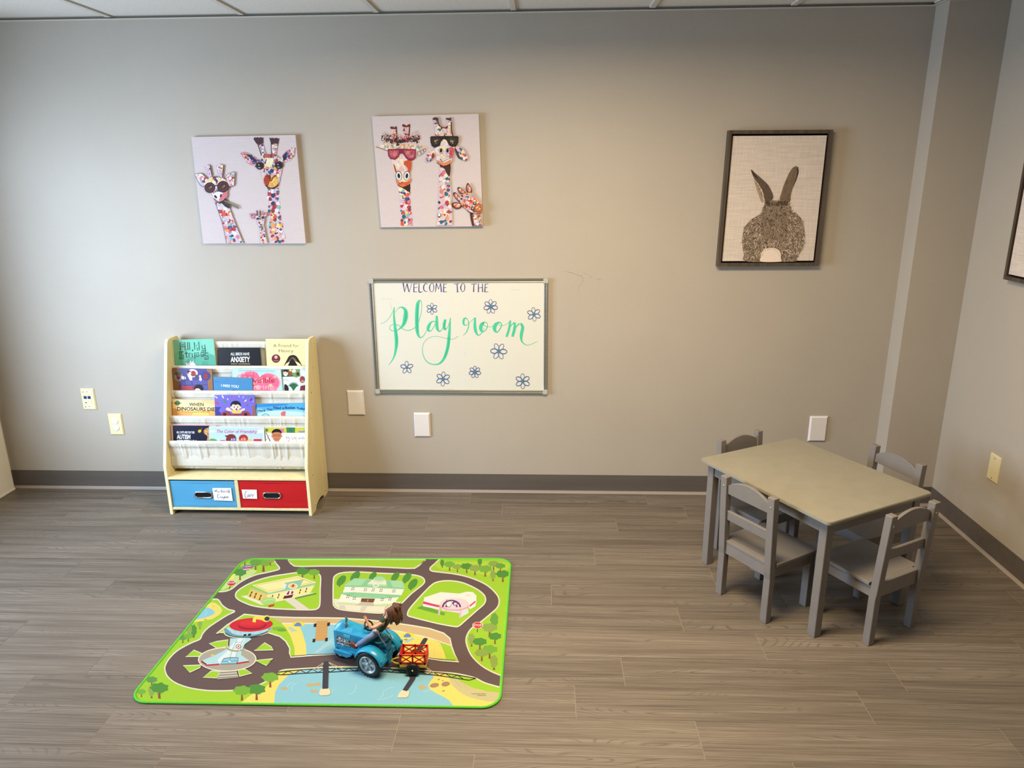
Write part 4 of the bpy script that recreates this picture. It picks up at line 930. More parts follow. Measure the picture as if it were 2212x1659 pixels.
A.poly([(800, 1080), (840, 1040), (900, 1040), (930, 1075), (990, 1070), (1050, 1075), (1070, 1040), (1130, 1040), (1172, 1080), (1170, 1200), (800, 1200)], (150, 60, 72), True); A.ell(846, 1078, 22, 17, (40, 16, 24)); A.ell(1110, 1078, 22, 17, (40, 16, 24)); A.stroke([(900, 1050), (940, 1080), (1000, 1085), (1060, 1072)], 5, (96, 34, 46))
A.out('cover_art', t)
t, A = book(3, (1236, 946), (1882, 934), (1244, 1098), (1890, 1098), (74, 156, 212), 'blue picture book titled Have You Filled a Bucket Today, third pocket at right', .005, -.0005, GB)
A.poly([(1240, 1010), (1400, 1030), (1650, 1020), (1870, 1030), (1870, 1200), (1244, 1200)], (150, 206, 232), True); A.poly([(1300, 1060), (1500, 1030), (1700, 1040), (1870, 1060), (1870, 1100), (1300, 1100)], (196, 226, 240), True); A.poly([(1240, 950), (1600, 944), (1600, 965), (1240, 985)], (56, 136, 200), True)
words = [('Have', 1262, 1046, 96, -3), ('You', 1376, 1030, 68, -2), ('Filled', 1458, 1012, 96, -1), ('a', 1570, 1010, 24, 0), ('Bucket', 1604, 1008, 128, 0), ('Today', 1750, 1016, 104, 4)]
for s_, x, y, wd, a in words: A.text(s_, x, y, 34, (20, 34, 74), wd=wd, ang=a, bold=.025)
A.ell(1360, 1100, 50, 36, (96, 176, 176)); A.ell(1360, 1100, 38, 26, (170, 216, 206)); A.poly([(1556, 1055), (1580, 1040), (1610, 1040), (1612, 1070), (1600, 1120), (1570, 1110), (1552, 1075)], (214, 110, 110), True); A.ell(1580, 1104, 16, 16, (226, 150, 140)); A.out('cover_art', t)
# --- fourth pocket
t, A = book(4, (166, 1204), (730, 1216), (180, 1420), (735, 1420), (226, 190, 186), 'pink-edged picture book behind the dark Autism Spectrum book', .0045, -.006, GB)
A.poly([(170, 1206), (726, 1217), (726, 1230), (172, 1222)], (232, 170, 176)); A.out('cover_art', t)
t, A = book(4, (194, 1218), (650, 1222), (206, 1420), (660, 1420), (20, 22, 44), 'navy picture book titled All Cats Are on the Autism Spectrum, lowest filled pocket', .005, -.0005, GB)
A.text('ALL CATS ARE ON THE', 240, 1315, 28, (232, 234, 238), wd=226, bold=.025, ang=.8); A.text('AUTISM', 244, 1384, 56, (238, 240, 244), wd=170, bold=.03, ang=.8); A.text('SPECTRUM', 244, 1452, 56, (238, 240, 244), wd=246, bold=.03, ang=.8)
A.poly([(510, 1285), (530, 1268), (552, 1276), (546, 1300), (520, 1308)], (240, 176, 50), True); A.stroke([(545, 1275), (560, 1245)], 4, (170, 120, 60), False)
A.poly([(584, 1280), (610, 1256), (648, 1260), (652, 1420), (620, 1420), (630, 1350), (590, 1320)], (196, 142, 84), True); A.dabs([(590, 1270), (648, 1262), (650, 1400), (610, 1340)], 14, 10, [(226, 178, 120), (160, 104, 60), (240, 200, 150)], 63); A.out('cover_art', t)
t, A = book(4, (646, 1230), (1338, 1242), (652, 1420), (1350, 1420), (196, 220, 240), 'pale blue picture book titled The Color of Friendship, lowest filled pocket middle', .005, .0045, GB)
A.poly([(654, 1240), (1325, 1250), (1332, 1600), (656, 1600)], (186, 214, 238)); A.ell(690, 1290, 40, 12, (236, 242, 248)); A.ell(1300, 1290, 44, 22, (240, 244, 250)); A.ell(1260, 1302, 40, 10, (240, 244, 250))
A.text('The Color of Friendship', 738, 1308, 40, (196, 50, 90), wd=516, shear=.25, bold=.015, ang=.6)
A.poly([(652, 1410), (690, 1382), (740, 1395), (750, 1420), (770, 1600), (656, 1600)], (96, 160, 84), True); A.poly([(790, 1402), (850, 1402), (850, 1600), (780, 1600)], (204, 54, 60)); A.poly([(1140, 1388), (1190, 1388), (1200, 1600), (1140, 1600)], (236, 190, 90)); A.poly([(1210, 1388), (1312, 1388), (1318, 1600), (1200, 1600)], (206, 40, 50)); A.poly([(1000, 1398), (1040, 1398), (1030, 1600), (990, 1600)], (236, 190, 90))
A.poly([(846, 1345), (880, 1340), (915, 1326), (965, 1334), (990, 1370), (990, 1420), (985, 1600), (880, 1600), (862, 1400), (870, 1370)], (122, 44, 36), True); A.ell(950, 1392, 36, 34, (120, 96, 176)); A.poly([(905, 1370), (950, 1356), (985, 1375), (940, 1378), (920, 1400)], (122, 44, 36), True)
A.ell(1082, 1380, 58, 50, (170, 50, 46)); A.ell(1078, 1398, 42, 36, (224, 96, 60)); A.poly([(1030, 1390), (1050, 1350), (1080, 1345), (1070, 1375), (1040, 1400)], (170, 50, 46), True)
for x, c in ((936, 1), (966, 1), (1062, 0), (1098, 0)): A.ell(x, 1392, 8, 12, (240, 236, 244)); A.ell(x+2, 1394, 4, 7, (60, 34, 90) if c else (60, 40, 30))
A.out('cover_art', t)
t, A = book(4, (1350, 1238), (1882, 1240), (1362, 1420), (1890, 1420), (232, 232, 232), 'white picture book titled My Life with Autism, lowest filled pocket at right', .005, -.0005, GB)
A.poly([(1355, 1240), (1870, 1242), (1870, 1312), (1360, 1310)], (206, 200, 70)); A.poly([(1500, 1258), (1592, 1262), (1590, 1308), (1506, 1306)], (206, 120, 160)); A.poly([(1620, 1240), (1732, 1242), (1728, 1310), (1626, 1308)], (56, 128, 84)); A.stroke([(1678, 1260), (1660, 1296), (1696, 1298), (1678, 1260)], 4, (30, 80, 56), False); A.poly([(1772, 1284), (1856, 1286), (1856, 1308), (1780, 1308)], (150, 160, 196)); A.stroke([(1775, 1285), (1816, 1300), (1856, 1286)], 4, (90, 100, 140), False); A.ell(1376, 1276, 16, 20, (60, 120, 80))
A.stroke([(1368, 1310, 8), (1420, 1420, 12)], 8, (90, 30, 30), False); A.stroke([(1420, 1320, 4), (1370, 1400, 6)], 5, (150, 120, 90), False)
A.ell(1500, 1312, 64, 52, (28, 20, 22)); A.poly([(1440, 1320), (1458, 1308), (1500, 1300), (1545, 1308), (1560, 1322), (1556, 1370), (1530, 1408), (1500, 1418), (1466, 1404), (1446, 1368)], (200, 128, 88), True); A.ell(1440, 1352, 8, 13, (190, 116, 78)); A.ell(1562, 1352, 8, 13, (190, 116, 78))
for x in (1478, 1524): A.stroke([(x+20*math.cos(i*.7), 1342+13*math.sin(i*.7)) for i in range(9)], 3, (90, 50, 30), closed=True); A.ell(x, 1342, 5, 5, (20, 14, 14))
A.stroke([(1482, 1386), (1500, 1392), (1520, 1384)], 4, (120, 50, 40)); A.poly([(1462, 1600), (1470, 1412), (1530, 1412), (1540, 1600)], (200, 128, 88))
A.text('My Life with', 1618, 1392, 40, (120, 116, 112), wd=230); A.text('Autism', 1622, 1462, 56, (40, 60, 120), wd=226, bold=.02); A.out('cover_art', t)

# ------------------------------------------------------------------ fabric bins
chrome = flat((205, 203, 198), .18, 1.0, .5); hole = flat((8, 8, 8), .9)
def bin_(x0, x1, zt, col, hx, label):
    t = thing('fabric_bin', ((x0+x1)/2, -.18, .0375), label, 'storage bin', 'fabric bins under the bookshelf')
    m = noisy('bin_canvas_%d' % col[0], tuple(int(v*.95) for v in col), col, (600, 600, 600), rough=.85, bump=.4, bscale=900, spec=.1)
    b = BM(); w_ = .003; zb = .0385; yf = -.3015
    # front wall as a softly bulged grid, other walls plain
    nx, nz = 24, 14; g = []
    for i in range(nz+1):
        r_ = []
        for j in range(nx+1):
            u_, v_ = j/nx, i/nz; x = x0+(x1-x0)*u_; z = zb+(zt-zb)*v_
            bulge = .0035*math.sin(PI*u_)*math.sin(PI*min(1, v_*1.1))*math.sin(2.2+u_*3)+.0012*math.sin(u_*9+v_*4)
            if v_ < .12: bulge -= .0022*math.sin(PI*v_/.12)
            r_.append(b.b.verts.new((x, yf+bulge*(1 if .02 < u_ < .98 else 0), z)))
        g.append(r_)
    for i in range(nz):
        for j in range(nx):
            f = b.b.faces.new((g[i][j], g[i][j+1], g[i+1][j+1], g[i+1][j])); f.smooth = True
    b.box((x0, yf+.006, zb), (x1, yf+.009, zt-.001)); b.box((x0, -.06, zb), (x1, -.057, zt)); b.box((x0, yf+.001, zb), (x0+w_, -.057, zt)); b.box((x1-w_, yf+.001, zb), (x1, -.057, zt)); b.box((x0, yf+.002, zb-.0008), (x1, -.057, zb+.002))
    b.box((x0, yf-.0018, zt-.011), (x1, yf+.006, zt), .0012)
    b.out('bin_body', m, t)
    # oval grommet
    L2, r2 = .0285, .0150; yy = yf-.0045
    ring = [(hx+(L2 if math.cos(a) >= 0 else -L2)+r2*math.cos(a), yy, .1075+r2*math.sin(a)) for a in [2*PI*i/32 for i in range(32)]]
    b = BM(); b.tube(ring, .0038, 8, closed=True); gr = b.out('grommet', chrome, t)
    b = BM(); b.prism([(p[0], p[2]) for p in ring], 1, yy+.0008, yf+.004); b.out('grip_hole', hole, gr)
    return t
t1 = bin_(.3135, .6385, .1795, (84, 158, 198), .4775, 'light blue fabric bin with a Markers and Crayons label, left under the bookshelf')
t2 = bin_(.6600, .9965, .1830, (190, 34, 36), .822, 'red fabric bin labelled Cars, at bottom right of the bookshelf')
def card(px, strokes, par, org=(340, 880), sc=5.821):
    A = Art((0, -.3068, 0), (0, -1, 0), org, sc, step=8e-6)
    P = [A.P(*p) for p in px]; e = quadbox(*P, (0, -1, 0), .0006); paper = flat((236, 236, 238), .7)
    A.P0 = Vector((0, -.3070, 0))
    for s_ in strokes: A.stroke(s_, 5, (24, 22, 26))
    A.out('label_card', par, (e, [paper]))
card([(690, 1015), (925, 1015), (948, 1177), (713, 1168)],
 [[(718, 1064, 3), (726, 1040, 5), (732, 1062, 4), (744, 1036, 5), (748, 1064, 4)], [(770, 1052, 4), (760, 1056, 4), (762, 1068, 4), (774, 1062, 4), (776, 1070, 3)], [(786, 1070, 4), (788, 1052, 4), (800, 1050, 4)], [(808, 1030, 5), (806, 1072, 4)], [(822, 1048, 4), (810, 1058, 4), (826, 1072, 4)], [(832, 1062, 3), (842, 1052, 4), (834, 1052, 4), (836, 1070, 4), (850, 1066, 3)], [(854, 1070, 4), (856, 1052, 4), (868, 1048, 4)], [(884, 1046, 4), (872, 1054, 4), (884, 1062, 4), (874, 1072, 4)],
  [(912, 1074, 4), (892, 1050, 4), (902, 1034, 4), (906, 1046, 4), (890, 1066, 4), (904, 1072, 4), (914, 1056, 3)],
  [(782, 1096, 3), (762, 1098, 5), (756, 1130, 5), (772, 1142, 4), (782, 1134, 3)], [(788, 1142, 4), (790, 1120, 4), (800, 1118, 4)], [(814, 1122, 4), (804, 1130, 4), (810, 1142, 4), (820, 1128, 4), (822, 1142, 3)], [(828, 1122, 4), (834, 1138, 4), (846, 1118, 4), (832, 1164, 4)], [(856, 1122, 4), (848, 1136, 4), (860, 1138, 4), (862, 1124, 4), (856, 1122, 4)], [(868, 1142, 4), (870, 1124, 4), (880, 1122, 4), (882, 1140, 4)], [(892, 1120, 4), (886, 1128, 4), (892, 1136, 4), (884, 1142, 4)]], t1)
card([(1058, 1034), (1248, 1036), (1254, 1150), (1078, 1146)],
 [[(1128, 1062, 4), (1112, 1058, 5), (1100, 1090, 6), (1106, 1128, 6), (1122, 1132, 4), (1136, 1118, 3)], [(1152, 1092, 5), (1138, 1104, 5), (1142, 1124, 5), (1156, 1104, 5), (1160, 1124, 4)], [(1166, 1126, 5), (1170, 1098, 5), (1184, 1094, 4), (1182, 1112, 4)], [(1204, 1096, 5), (1194, 1102, 5), (1202, 1114, 5), (1190, 1124, 5)], [(1206, 1104, 3), (1222, 1098, 4)]], t2)

# ------------------------------------------------------------------ children's table and chairs
grey = noisy('grey_paint', (116, 111, 107), (121, 116, 112), (20, 20, 20), rough=.42, bump=.03, bscale=80, spec=.4)
topm = noisy('grey_table_top', (136, 132, 118), (141, 137, 123), (20, 20, 20), rough=.38, bump=.05, bscale=600, spec=.4)
TA, TBL, TZ, INS, LT = .542, .666, .478, .026, .034
tbl = thing('play_table', (0, 0, 0), 'grey wooden children\'s table in the right corner of the room', 'table')
b = BM(); r_ = .018; hw, hl = TA/2, TBL/2
out_ = []
for sx, sy, a0 in ((1, 1, 0), (-1, 1, 90), (-1, -1, 180), (1, -1, 270)):
    for i in range(6): a = math.radians(a0+i*18); out_.append((sx*(hw-r_)+r_*math.cos(a), sy*(hl-r_)+r_*math.sin(a)))
b.prism(out_, 2, TZ-.0135, TZ, bev=.0022, seg=2); b.out('tabletop', topm, tbl)
lx, ly = hw-INS, hl-INS
for sx in (-1, 1):
    for sy in (-1, 1):
        b = BM(); x0_, x1_ = sorted((sx*lx, sx*(lx-LT))); y0_, y1_ = sorted((sy*ly, sy*(ly-LT)))
        b.box((x0_, y0_, 0), (x1_, y1_, TZ-.0135), .0018); b.out('leg', grey, tbl)
for s_ in (-1, 1):
    b = BM(); a_, c_ = sorted((s_*(lx-.006), s_*(lx-.020))); b.box((a_, -ly+LT, TZ-.0135-.052), (c_, ly-LT, TZ-.0135), .001); b.out('apron', grey, tbl)
    b = BM(); a_, c_ = sorted((s_*(ly-.006), s_*(ly-.020))); b.box((-lx+LT, a_, TZ-.0135-.052), (lx-LT, c_, TZ-.0135), .001); b.out('apron', grey, tbl)
tbl.location = (3.210, -.856, 0); tbl.rotation_euler = (0, 0, .499)

CW, CD, PT, PS, ZS, ZT, RK = .257, .248, .030, .0275, .243, .513, .019
def make_chair():
    c = thing('kids_chair', (0, 0, 0), '', 'chair', 'grey children\'s chairs around the table')
    hw = CW/2
    for s_ in (-1, 1):
        x0_, x1_ = sorted((s_*hw, s_*(hw-PT))); b = BM()
        prof = [(0, 0), (PS, 0), (PS, .185), (PS-.002, .21), (PS-RK, ZT), (-RK, ZT), (-.003, .21), (0, .185)]
        b.prism(prof, 0, x0_, x1_, bev=.0016); leg = b.out('leg', grey, c)
        b = BM(); xs_ = s_*(hw-PT/2); zz = .474; yy = -RK*(zz-.19)/(ZT-.19)
        b.lathe([(.0042, -.001), (.0042, .0006), (.003, .0012), (.0015, .0004)], (xs_, yy, zz), (0, -1, -.06), 12); b.out('screw', chrome, leg)
        b = BM(); b.box((x0_, CD-PS, 0), (x1_, CD, ZS-.012), .0016); b.out('leg', grey, c)
    b = BM(); b.box((-hw+PT-.0005, .006, ZS-.012), (hw-PT+.0005, .03, ZS), .001)
    rr = .012; o2 = [(-hw-.004, PS+.002), (hw+.004, PS+.002)]
    for sx, a0 in ((1, 0), (-1, 90)):
        for i in range(5): a = math.radians(a0+i*22.5); o2.append((sx*(hw+.004-rr)+rr*math.cos(a), CD+.010-rr+rr*math.sin(a)))
    b.prism(o2, 2, ZS-.012, ZS, bev=.0012); b.out('seat', grey, c)
    for (lo, hi) in (((-hw+PT, .007, ZS-.057), (hw-PT, .020, ZS-.012)), ((-hw+PT, CD-.020, ZS-.057), (hw-PT, CD-.007, ZS-.012)), ((-hw+.006, PS, ZS-.057), (-hw+.019, CD-PS, ZS-.012)), ((hw-.019, PS, ZS-.057), (hw-.006, CD-PS, ZS-.012))):
        b = BM(); b.box(lo, hi, .001); b.out('seat_rail', grey, c)
    def yat(z): return -RK*(z-.19)/(ZT-.19)
    ins = hw-PT
    arch = [(-ins, .443), (ins, .443), (ins, .478)]+[(ins*(1-2*i/14), .478+.033*math.sin(PI*i/14)**.8) for i in range(1, 14)]+[(-ins, .478)]
    b = BM(); t0, t1_ = .009, .021; zc = .478; M = Matrix.Translation((0, yat(zc), 0)) @ Matrix.Translation((0, 0, zc)) @ Matrix.Rotation(math.atan(RK/(ZT-.19)), 4, 'X') @ Matrix.Translation((0, 0, -zc))
    b.prism(arch, 1, t0, t1_, bev=.001, M=M); b.out('crest_rail', grey, c)
    zc = .352; M = Matrix.Translation((0, yat(zc), zc)) @ Matrix.Rotation(math.atan(RK/(ZT-.19)), 4, 'X')
    b = BM(); b.box((-ins, t0, -.019), (ins, t1_, .019), .001, M=M); b.out('back_rail', grey, c)
    return c
def copy_tree(o, parent=None):
    c = o.copy(); COL.objects.link(c); c.parent = parent
    if parent is not None: c.matrix_parent_inverse = o.matrix_parent_inverse.copy()
    for ch in [x for x in bpy.data.objects if x.parent == o]: copy_tree(ch, c)
    return c
proto = make_chair()
spots = [(2.923, -1.052, -1.007, 'grey children\'s chair at the left long side of the table, seen from behind'),
         (3.430, -1.221, .515, 'grey children\'s chair nearest the camera, at the table\'s front short side'),
         (3.031, -.506, 3.709, 'grey children\'s chair behind the table, nearest the back wall'),
         (3.605, -.722, 1.975, 'grey children\'s chair at the far right, between table and corner')]
chairs = []
for i, (x, y, a, lab) in enumerate(spots):
    c = proto if i == 0 else copy_tree(proto)
    chairs.append((c, x, y, a, lab))
for c, x, y, a, lab in chairs: c.location = (x, y, 0); c.rotation_euler = (0, 0, a); c['label'] = lab

# ------------------------------------------------------------------ play mat
RC = [(.8385, -.7372), (2.0245, -.7045), (2.0262, -1.6420), (.8165, -1.6530)]
def rounded(C, r, inset=0.0, n=8):
    C = [Vector((*c, 0)) for c in C]; out = []
    cen = sum(C, Vector())/4; C = [c+(cen-c).normalized()*inset*1.35 for c in C]
    for i in range(4):
        p, a, b_ = C[i], (C[i-1]-C[i]).normalized(), (C[(i+1) % 4]-C[i]).normalized()
        s0, s1 = p+a*r, p+b_*r; c = p+(a+b_)*r
        a0 = math.atan2((s0-c).y, (s0-c).x); a1 = math.atan2((s1-c).y, (s1-c).x)
        while a1 > a0: a1 -= 2*PI
        if a0-a1 > PI: a1 += 2*PI
        for k in range(n+1): t = a0+(a1-a0)*k/n; rr = r; out.append((c.x+rr*math.cos(t), c.y+rr*math.sin(t)))
    return out
mat_ = thing('play_mat', (1.43, -1.19, 0), 'bright green children\'s road play mat with a bound edge, lying on the floor', 'rug')
O1 = rounded(RC, .060, .004); O2 = rounded(RC, .056, .009)
b = BM(); b.prism(O1, 2, .0006, .0040); b.out('backing', flat((150, 196, 60), .8), mat_)
b = BM(); b.tube([(p[0], p[1], .0040) for p in O1], .0046, 8, closed=True)
b.xf(Matrix.Diagonal((1, 1, .85, 1))); bd = noisy('green_binding', (70, 160, 34), (96, 190, 52), (500, 500, 500), rough=.75, bump=.6, bscale=700)
b.out('edge_binding', bd, mat_)
A = Art((0, 0, .00415), (0, 0, 1), (280, 1190), 4.741, step=5e-6); A.rough = .6; A.spec = .15; A.gain = .77
LIME = (166, 214, 54); LIME2 = (188, 224, 84); ROAD = (106, 88, 86); CRM = (238, 234, 214); SEA = (146, 208, 228); SAND = (240, 226, 118); TAN = (212, 188, 138)
TG = [(84, 150, 62), (110, 168, 70), (146, 176, 84), (124, 182, 66), (100, 158, 84)]
TRK = (142, 84, 56)
# the road colour fills the mat, the islands lie on it
k0 = A.k; off = A.n*(A.k*A.step); i0 = len(A.v); A.v += [Vector((p[0], p[1], .00415)) for p in O2]
A.f.append(list(range(i0, i0+len(O2)))[::-1]); A.m.append(A.mi(ROAD)); A.k += 1
def Z2(x, y): return (x+1896.4, y)         # second crop into first crop coordinates
def zb(L_): return [Z2(*p[:2])+tuple(p[2:]) for p in L_]
def inner(p0, p1, n=10):                    # follow the mat's inner edge? straight pieces only
    return [p0, p1]
# world->crop helper for points on the bound edge
def prj(w_):
    d = Vector(w_)-CAM; z = d.dot(_f); return ((1106+FPX*d.dot(CR)/z-280)*4.741, (829.5-FPX*d.dot(CU)/z-1190)*4.741)
EDGE = [prj((p[0], p[1], .00415)) for p in O2]      # 4 arcs of 9: TL TR BR BL
cTL, cTR, cBR, cBL = EDGE[0:9], EDGE[9:18], EDGE[18:27], EDGE[27:36]
A.clip = EDGE
def lerp(a, b_, t): return (a[0]+(b_[0]-a[0])*t, a[1]+(b_[1]-a[1])*t)
def left_edge(y): t = (y-cTL[0][1])/(cBL[8][1]-cTL[0][1]); return lerp(cTL[0], cBL[8], t)
def top_edge(x): t = (x-cTL[8][0])/(cTR[0][0]-cTL[8][0]); return lerp(cTL[8], cTR[0], t)
def right_edge(y): t = (y-cTR[8][1])/(cBR[0][1]-cTR[8][1]); return lerp(cTR[8], cBR[0], t)
def bot_edge(x): t = (x-cBL[0][0])/(cBR[8][0]-cBL[0][0]); return lerp(cBL[0], cBR[8], t)
def island(curve, rest=None, col=LIME, wd=13, sm=True):
    c = smooth_pts(curve, rest is None, 5) if sm else curve
    A.poly(c+(rest or []), col); A.stroke(c, wd, CRM, False, closed=rest is None)
def tree(x, y, s, c, tall=False, trunk=True):
    if trunk: A.poly([(x-s*.10, y), (x-s*.07, y-s*.5), (x-s*.3, y-s*.72), (x, y-s*.55), (x+s*.28, y-s*.75), (x+s*.08, y-s*.48), (x+s*.12, y)], TRK)
    R = random.Random(int(x*7+y)); rx, ry, cy = (s*.36, s*.62, y-s*.85) if tall else (s*.78, s*.42, y-s*.95)
    pts = []
    for i in range(14):
        a = 2*PI*i/14; q = 1+(.10 if i % 2 else -.06)+R.uniform(-.05, .05); pts.append((x+rx*q*math.cos(a), cy+ry*q*math.sin(a)))
    A.poly(pts, c, True, 3)
# top-left corner
c1 = [(1476, 96), (1500, 130), (1532, 168), (1520, 192), (1400, 222), (1300, 243), (1200, 283), (1120, 330), (1050, 385), (985, 412), (908, 418)]
island([top_edge(1476)]+c1[1:-1]+[left_edge(418)], [left_edge(300)]+cTL)
A.poly([(1050, 250), (1150, 185), (1300, 200), (1250, 250), (1130, 310), (1000, 380), (940, 400), (960, 350)], (206, 232, 140), True)
for x, y, s, c in ((1120, 170, 60, 0), (1180, 150, 70, 3), (1260, 140, 80, 0), (1370, 215, 125, 3), (1290, 195, 80, 1), (1440, 150, 60, 2), (1110, 240, 66, 2), (1130, 300, 86, 0)): tree(x, y, s, TG[c])
A.dabs([(1290, 110), (1500, 120), (1500, 160), (1300, 160)], 9, 5, [(176, 110, 50)], 70)
A.poly([(1045, 240), (1088, 236), (1060, 290), (1010, 294)], (246, 236, 120))
A.poly([(1148, 180), (1165, 152), (1210, 145), (1260, 148), (1276, 162), (1240, 182), (1215, 200), (1160, 198)], (120, 150, 176), True); A.poly([(1160, 178), (1200, 160), (1255, 160), (1230, 184), (1170, 192)], (206, 60, 70), True); A.stroke([(1165, 190, 8), (1235, 184, 8)], 8, (236, 236, 240), False); A.stroke([(1185, 166, 5), (1245, 160, 5)], 5, (236, 236, 240), False)
def stop(x, y, rx, ry, sh=0):
    A.stroke([(x-6*sh-2, y+ry), (x-20*sh-4, y+ry*2.3)], 8, (70, 60, 40), False)
    for q, c in ((1.14, (240, 240, 236)), (1.0, (214, 32, 44))): A.poly([(x+rx*q*math.cos(PI/8+i*PI/4)-sh*ry*.3*math.sin(PI/8+i*PI/4), y+ry*q*math.sin(PI/8+i*PI/4)) for i in range(8)], c)
    A.text('STOP', x-rx*.82, y+ry*.38, ry*.76, (246, 246, 246), wd=rx*1.64, bold=.02, ang=-6*sh, shear=.2*sh)
stop(1042, 332, 46, 25, 1)
# top strip
island([top_edge(1616), (1650, 130), (1685, 155), (1760, 160), (1960, 156), (2200, 157), (2450, 162), (2650, 170), (2850, 180), (2920, 178), (2965, 150), top_edge(3040)], None, LIME, sm=False)
# top-right corner
cc_ = [top_edge(3172)]+zb([(1230, 130), (1182, 175), (1195, 205), (1280, 218), (1400, 232), (1520, 255), (1640, 292), (1760, 350), (1850, 430), (1887, 500), (1872, 575), (1800, 645), (1690, 735), (1615, 785), (1570, 840), (1548, 910), (1565, 990), (1610, 1080), (1700, 1170), (1800, 1232)])+[right_edge(1275)]
island(cc_, [right_edge(800)]+cTR[::-1])
A.poly(zb([(1230, 130), (1400, 110), (1960, 120), (1960, 200), (1900, 260), (1700, 240), (1500, 190), (1300, 190)]), (184, 222, 70), True)
for x, y, s, c, tl in ((1305, 172, 56, 0, 1), (1380, 205, 70, 3, 0), (1460, 220, 60, 2, 0), (1555, 228, 74, 0, 0), (1640, 250, 76, 2, 0), (1690, 160, 62, 0, 1), (1745, 265, 84, 3, 0), (1830, 200, 70, 2, 0), (1825, 310, 76, 2, 1), (1925, 320, 88, 0, 0), (1900, 215, 64, 1, 0),
                     (1838, 800, 110, 1, 1), (1790, 880, 100, 2, 0), (1605, 980, 90, 2, 1), (1690, 1015, 90, 0, 0), (1845, 955, 84, 0, 0), (1790, 1105, 100, 3, 0), (1710, 1130, 90, 2, 0), (1835, 1220, 104, 2, 1)):
    X_, Y_ = Z2(x, y); tree(X_, Y_, s, TG[c], bool(tl))
X_, Y_ = Z2(1668, 762); stop(X_, Y_, 50, 31, 0)
# left side and bottom
lb = [left_edge(498), (905, 500), (950, 558), (1010, 600), (1076, 620), (1000, 660), (900, 722), (800, 792), (745, 855), (720, 905), (640, 940), (560, 980), (480, 1030), (410, 1100), (370, 1165), (362, 1220), (392, 1290), (470, 1352), (600, 1400), (750, 1426), (900, 1434), (1080, 1428), (1250, 1397), (1380, 1348), (1480, 1278), (1560, 1225), (1700, 1212), (1900, 1200), (2086, 1190)]+zb([(400, 1188), (700, 1196), (1000, 1215), (1200, 1238), (1400, 1252), (1520, 1272), (1640, 1302), (1740, 1352)])+[right_edge(1396)]
A.poly(lb+cBR+cBL+[left_edge(1200), left_edge(800)], LIME)
# bay at the bottom
A.poly([(1545, 1250), (1800, 1215), (2100, 1205)]+zb([(700, 1210), (1200, 1245), (1330, 1262), (1400, 1300), (1560, 1390), (1760, 1440), (1878, 1455)])+[right_edge(1470)]+cBR+[bot_edge(1140), (1250, 1470), (1380, 1400), (1480, 1330)], SAND)
A.poly([(1640, 1262), (1800, 1220), (2100, 1210)]+zb([(300, 1205), (700, 1215), (1000, 1228), (1215, 1262), (1215, 1300), (1180, 1340), (1162, 1380), (1180, 1420), (1250, 1462), (1330, 1500), (1380, 1535)])+[bot_edge(1420+1896), bot_edge(1480), (1490, 1450), (1530, 1370), (1590, 1310)], SEA)
A.poly(zb([(1385, 1300), (1420, 1275), (1560, 1290), (1700, 1340), (1876, 1400)])+[right_edge(1452)]+zb([(1760, 1440), (1600, 1400)]), LIME)
A.poly(zb([(1385, 1305), (1440, 1300), (1560, 1375), (1700, 1430), (1872, 1450)])+cBR[0:3]+zb([(1800, 1545), (1560, 1490), (1430, 1400), (1390, 1350)]), (210, 200, 150), True)
for s_ in ([(1430, 1320), (1500, 1400)], [(1480, 1330), (1580, 1430)]): A.stroke(zb(s_), 3, (180, 170, 120), False)
for x, y, rx, ry in ((1225, 1378, 50, 24), (1340, 1365, 46, 26), (1318, 1435, 16, 7), (1270, 1318, 14, 7), (1312, 1330, 10, 6)): X_, Y_ = Z2(x, y); A.ell(X_, Y_, rx, ry, (176, 138, 110), -10, 9)
for x, y, rx, ry in ((1585, 1410, 44, 16), (1850, 1375, 48, 19), (1920, 1368, 44, 18), (1890, 1438, 46, 16), (2996, 1398, 42, 24)): A.ell(x, y, rx, ry, (198, 184, 138), 0, 9)
R = random.Random(4)
for cx_, cy_, r_ in ((2130, 1450, 60), (2080, 1470, 110), (2500, 1460, 100), (2560, 1440, 150), (2700, 1450, 90), (1700, 1400, 90), (1780, 1410, 120), (2170, 1400, 150), (3010, 1405, 70)):
    a0 = R.uniform(-.6, .4)+(PI if R.random() < .4 else 0); A.stroke([(cx_+r_*math.cos(a0+t*.25), cy_+r_*.55*math.sin(a0+t*.25), 1.5 if t in (0, 6) else 4) for t in range(7)], 4, (196, 232, 240))
A.stroke(lb, 13, CRM, True)
for x, y, s, c, tl in ((215, 1395, 0, 0, 0), (225, 1390, 74, 4, 0), (300, 1500, 90, 2, 1), (225, 1510, 90, 2, 1), (305, 1515, 118, 0, 0), (120, 1500, 60, 3, 0), (1300, 1530, 118, 0, 0), (1150, 1535, 110, 3, 0), (1440, 1400, 110, 3, 0), (655, 890, 90, 0, 1), (610, 870, 80, 2, 1), (545, 945, 60, 4, 0), (600, 930, 60, 3, 0), (720, 800, 60, 2, 1)):
    if s: tree(x, y, s, TG[c], bool(tl))
# pond on the left
A.poly([left_edge(735), (740, 722), (850, 700), (930, 650), (950, 610), (930, 570), (880, 535), (840, 528), left_edge(545)], SAND, False)
A.poly([left_edge(705), (760, 690), (840, 662), (876, 635), (860, 610), (800, 580), left_edge(590)], SEA)
A.stroke([(750, 680, 1), (780, 655, 4), (790, 630, 4), (770, 610, 1)], 4, (196, 232, 240)); A.ell(778, 706, 16, 6, (190, 170, 100)); A.ell(860, 570, 10, 5, (210, 190, 90))
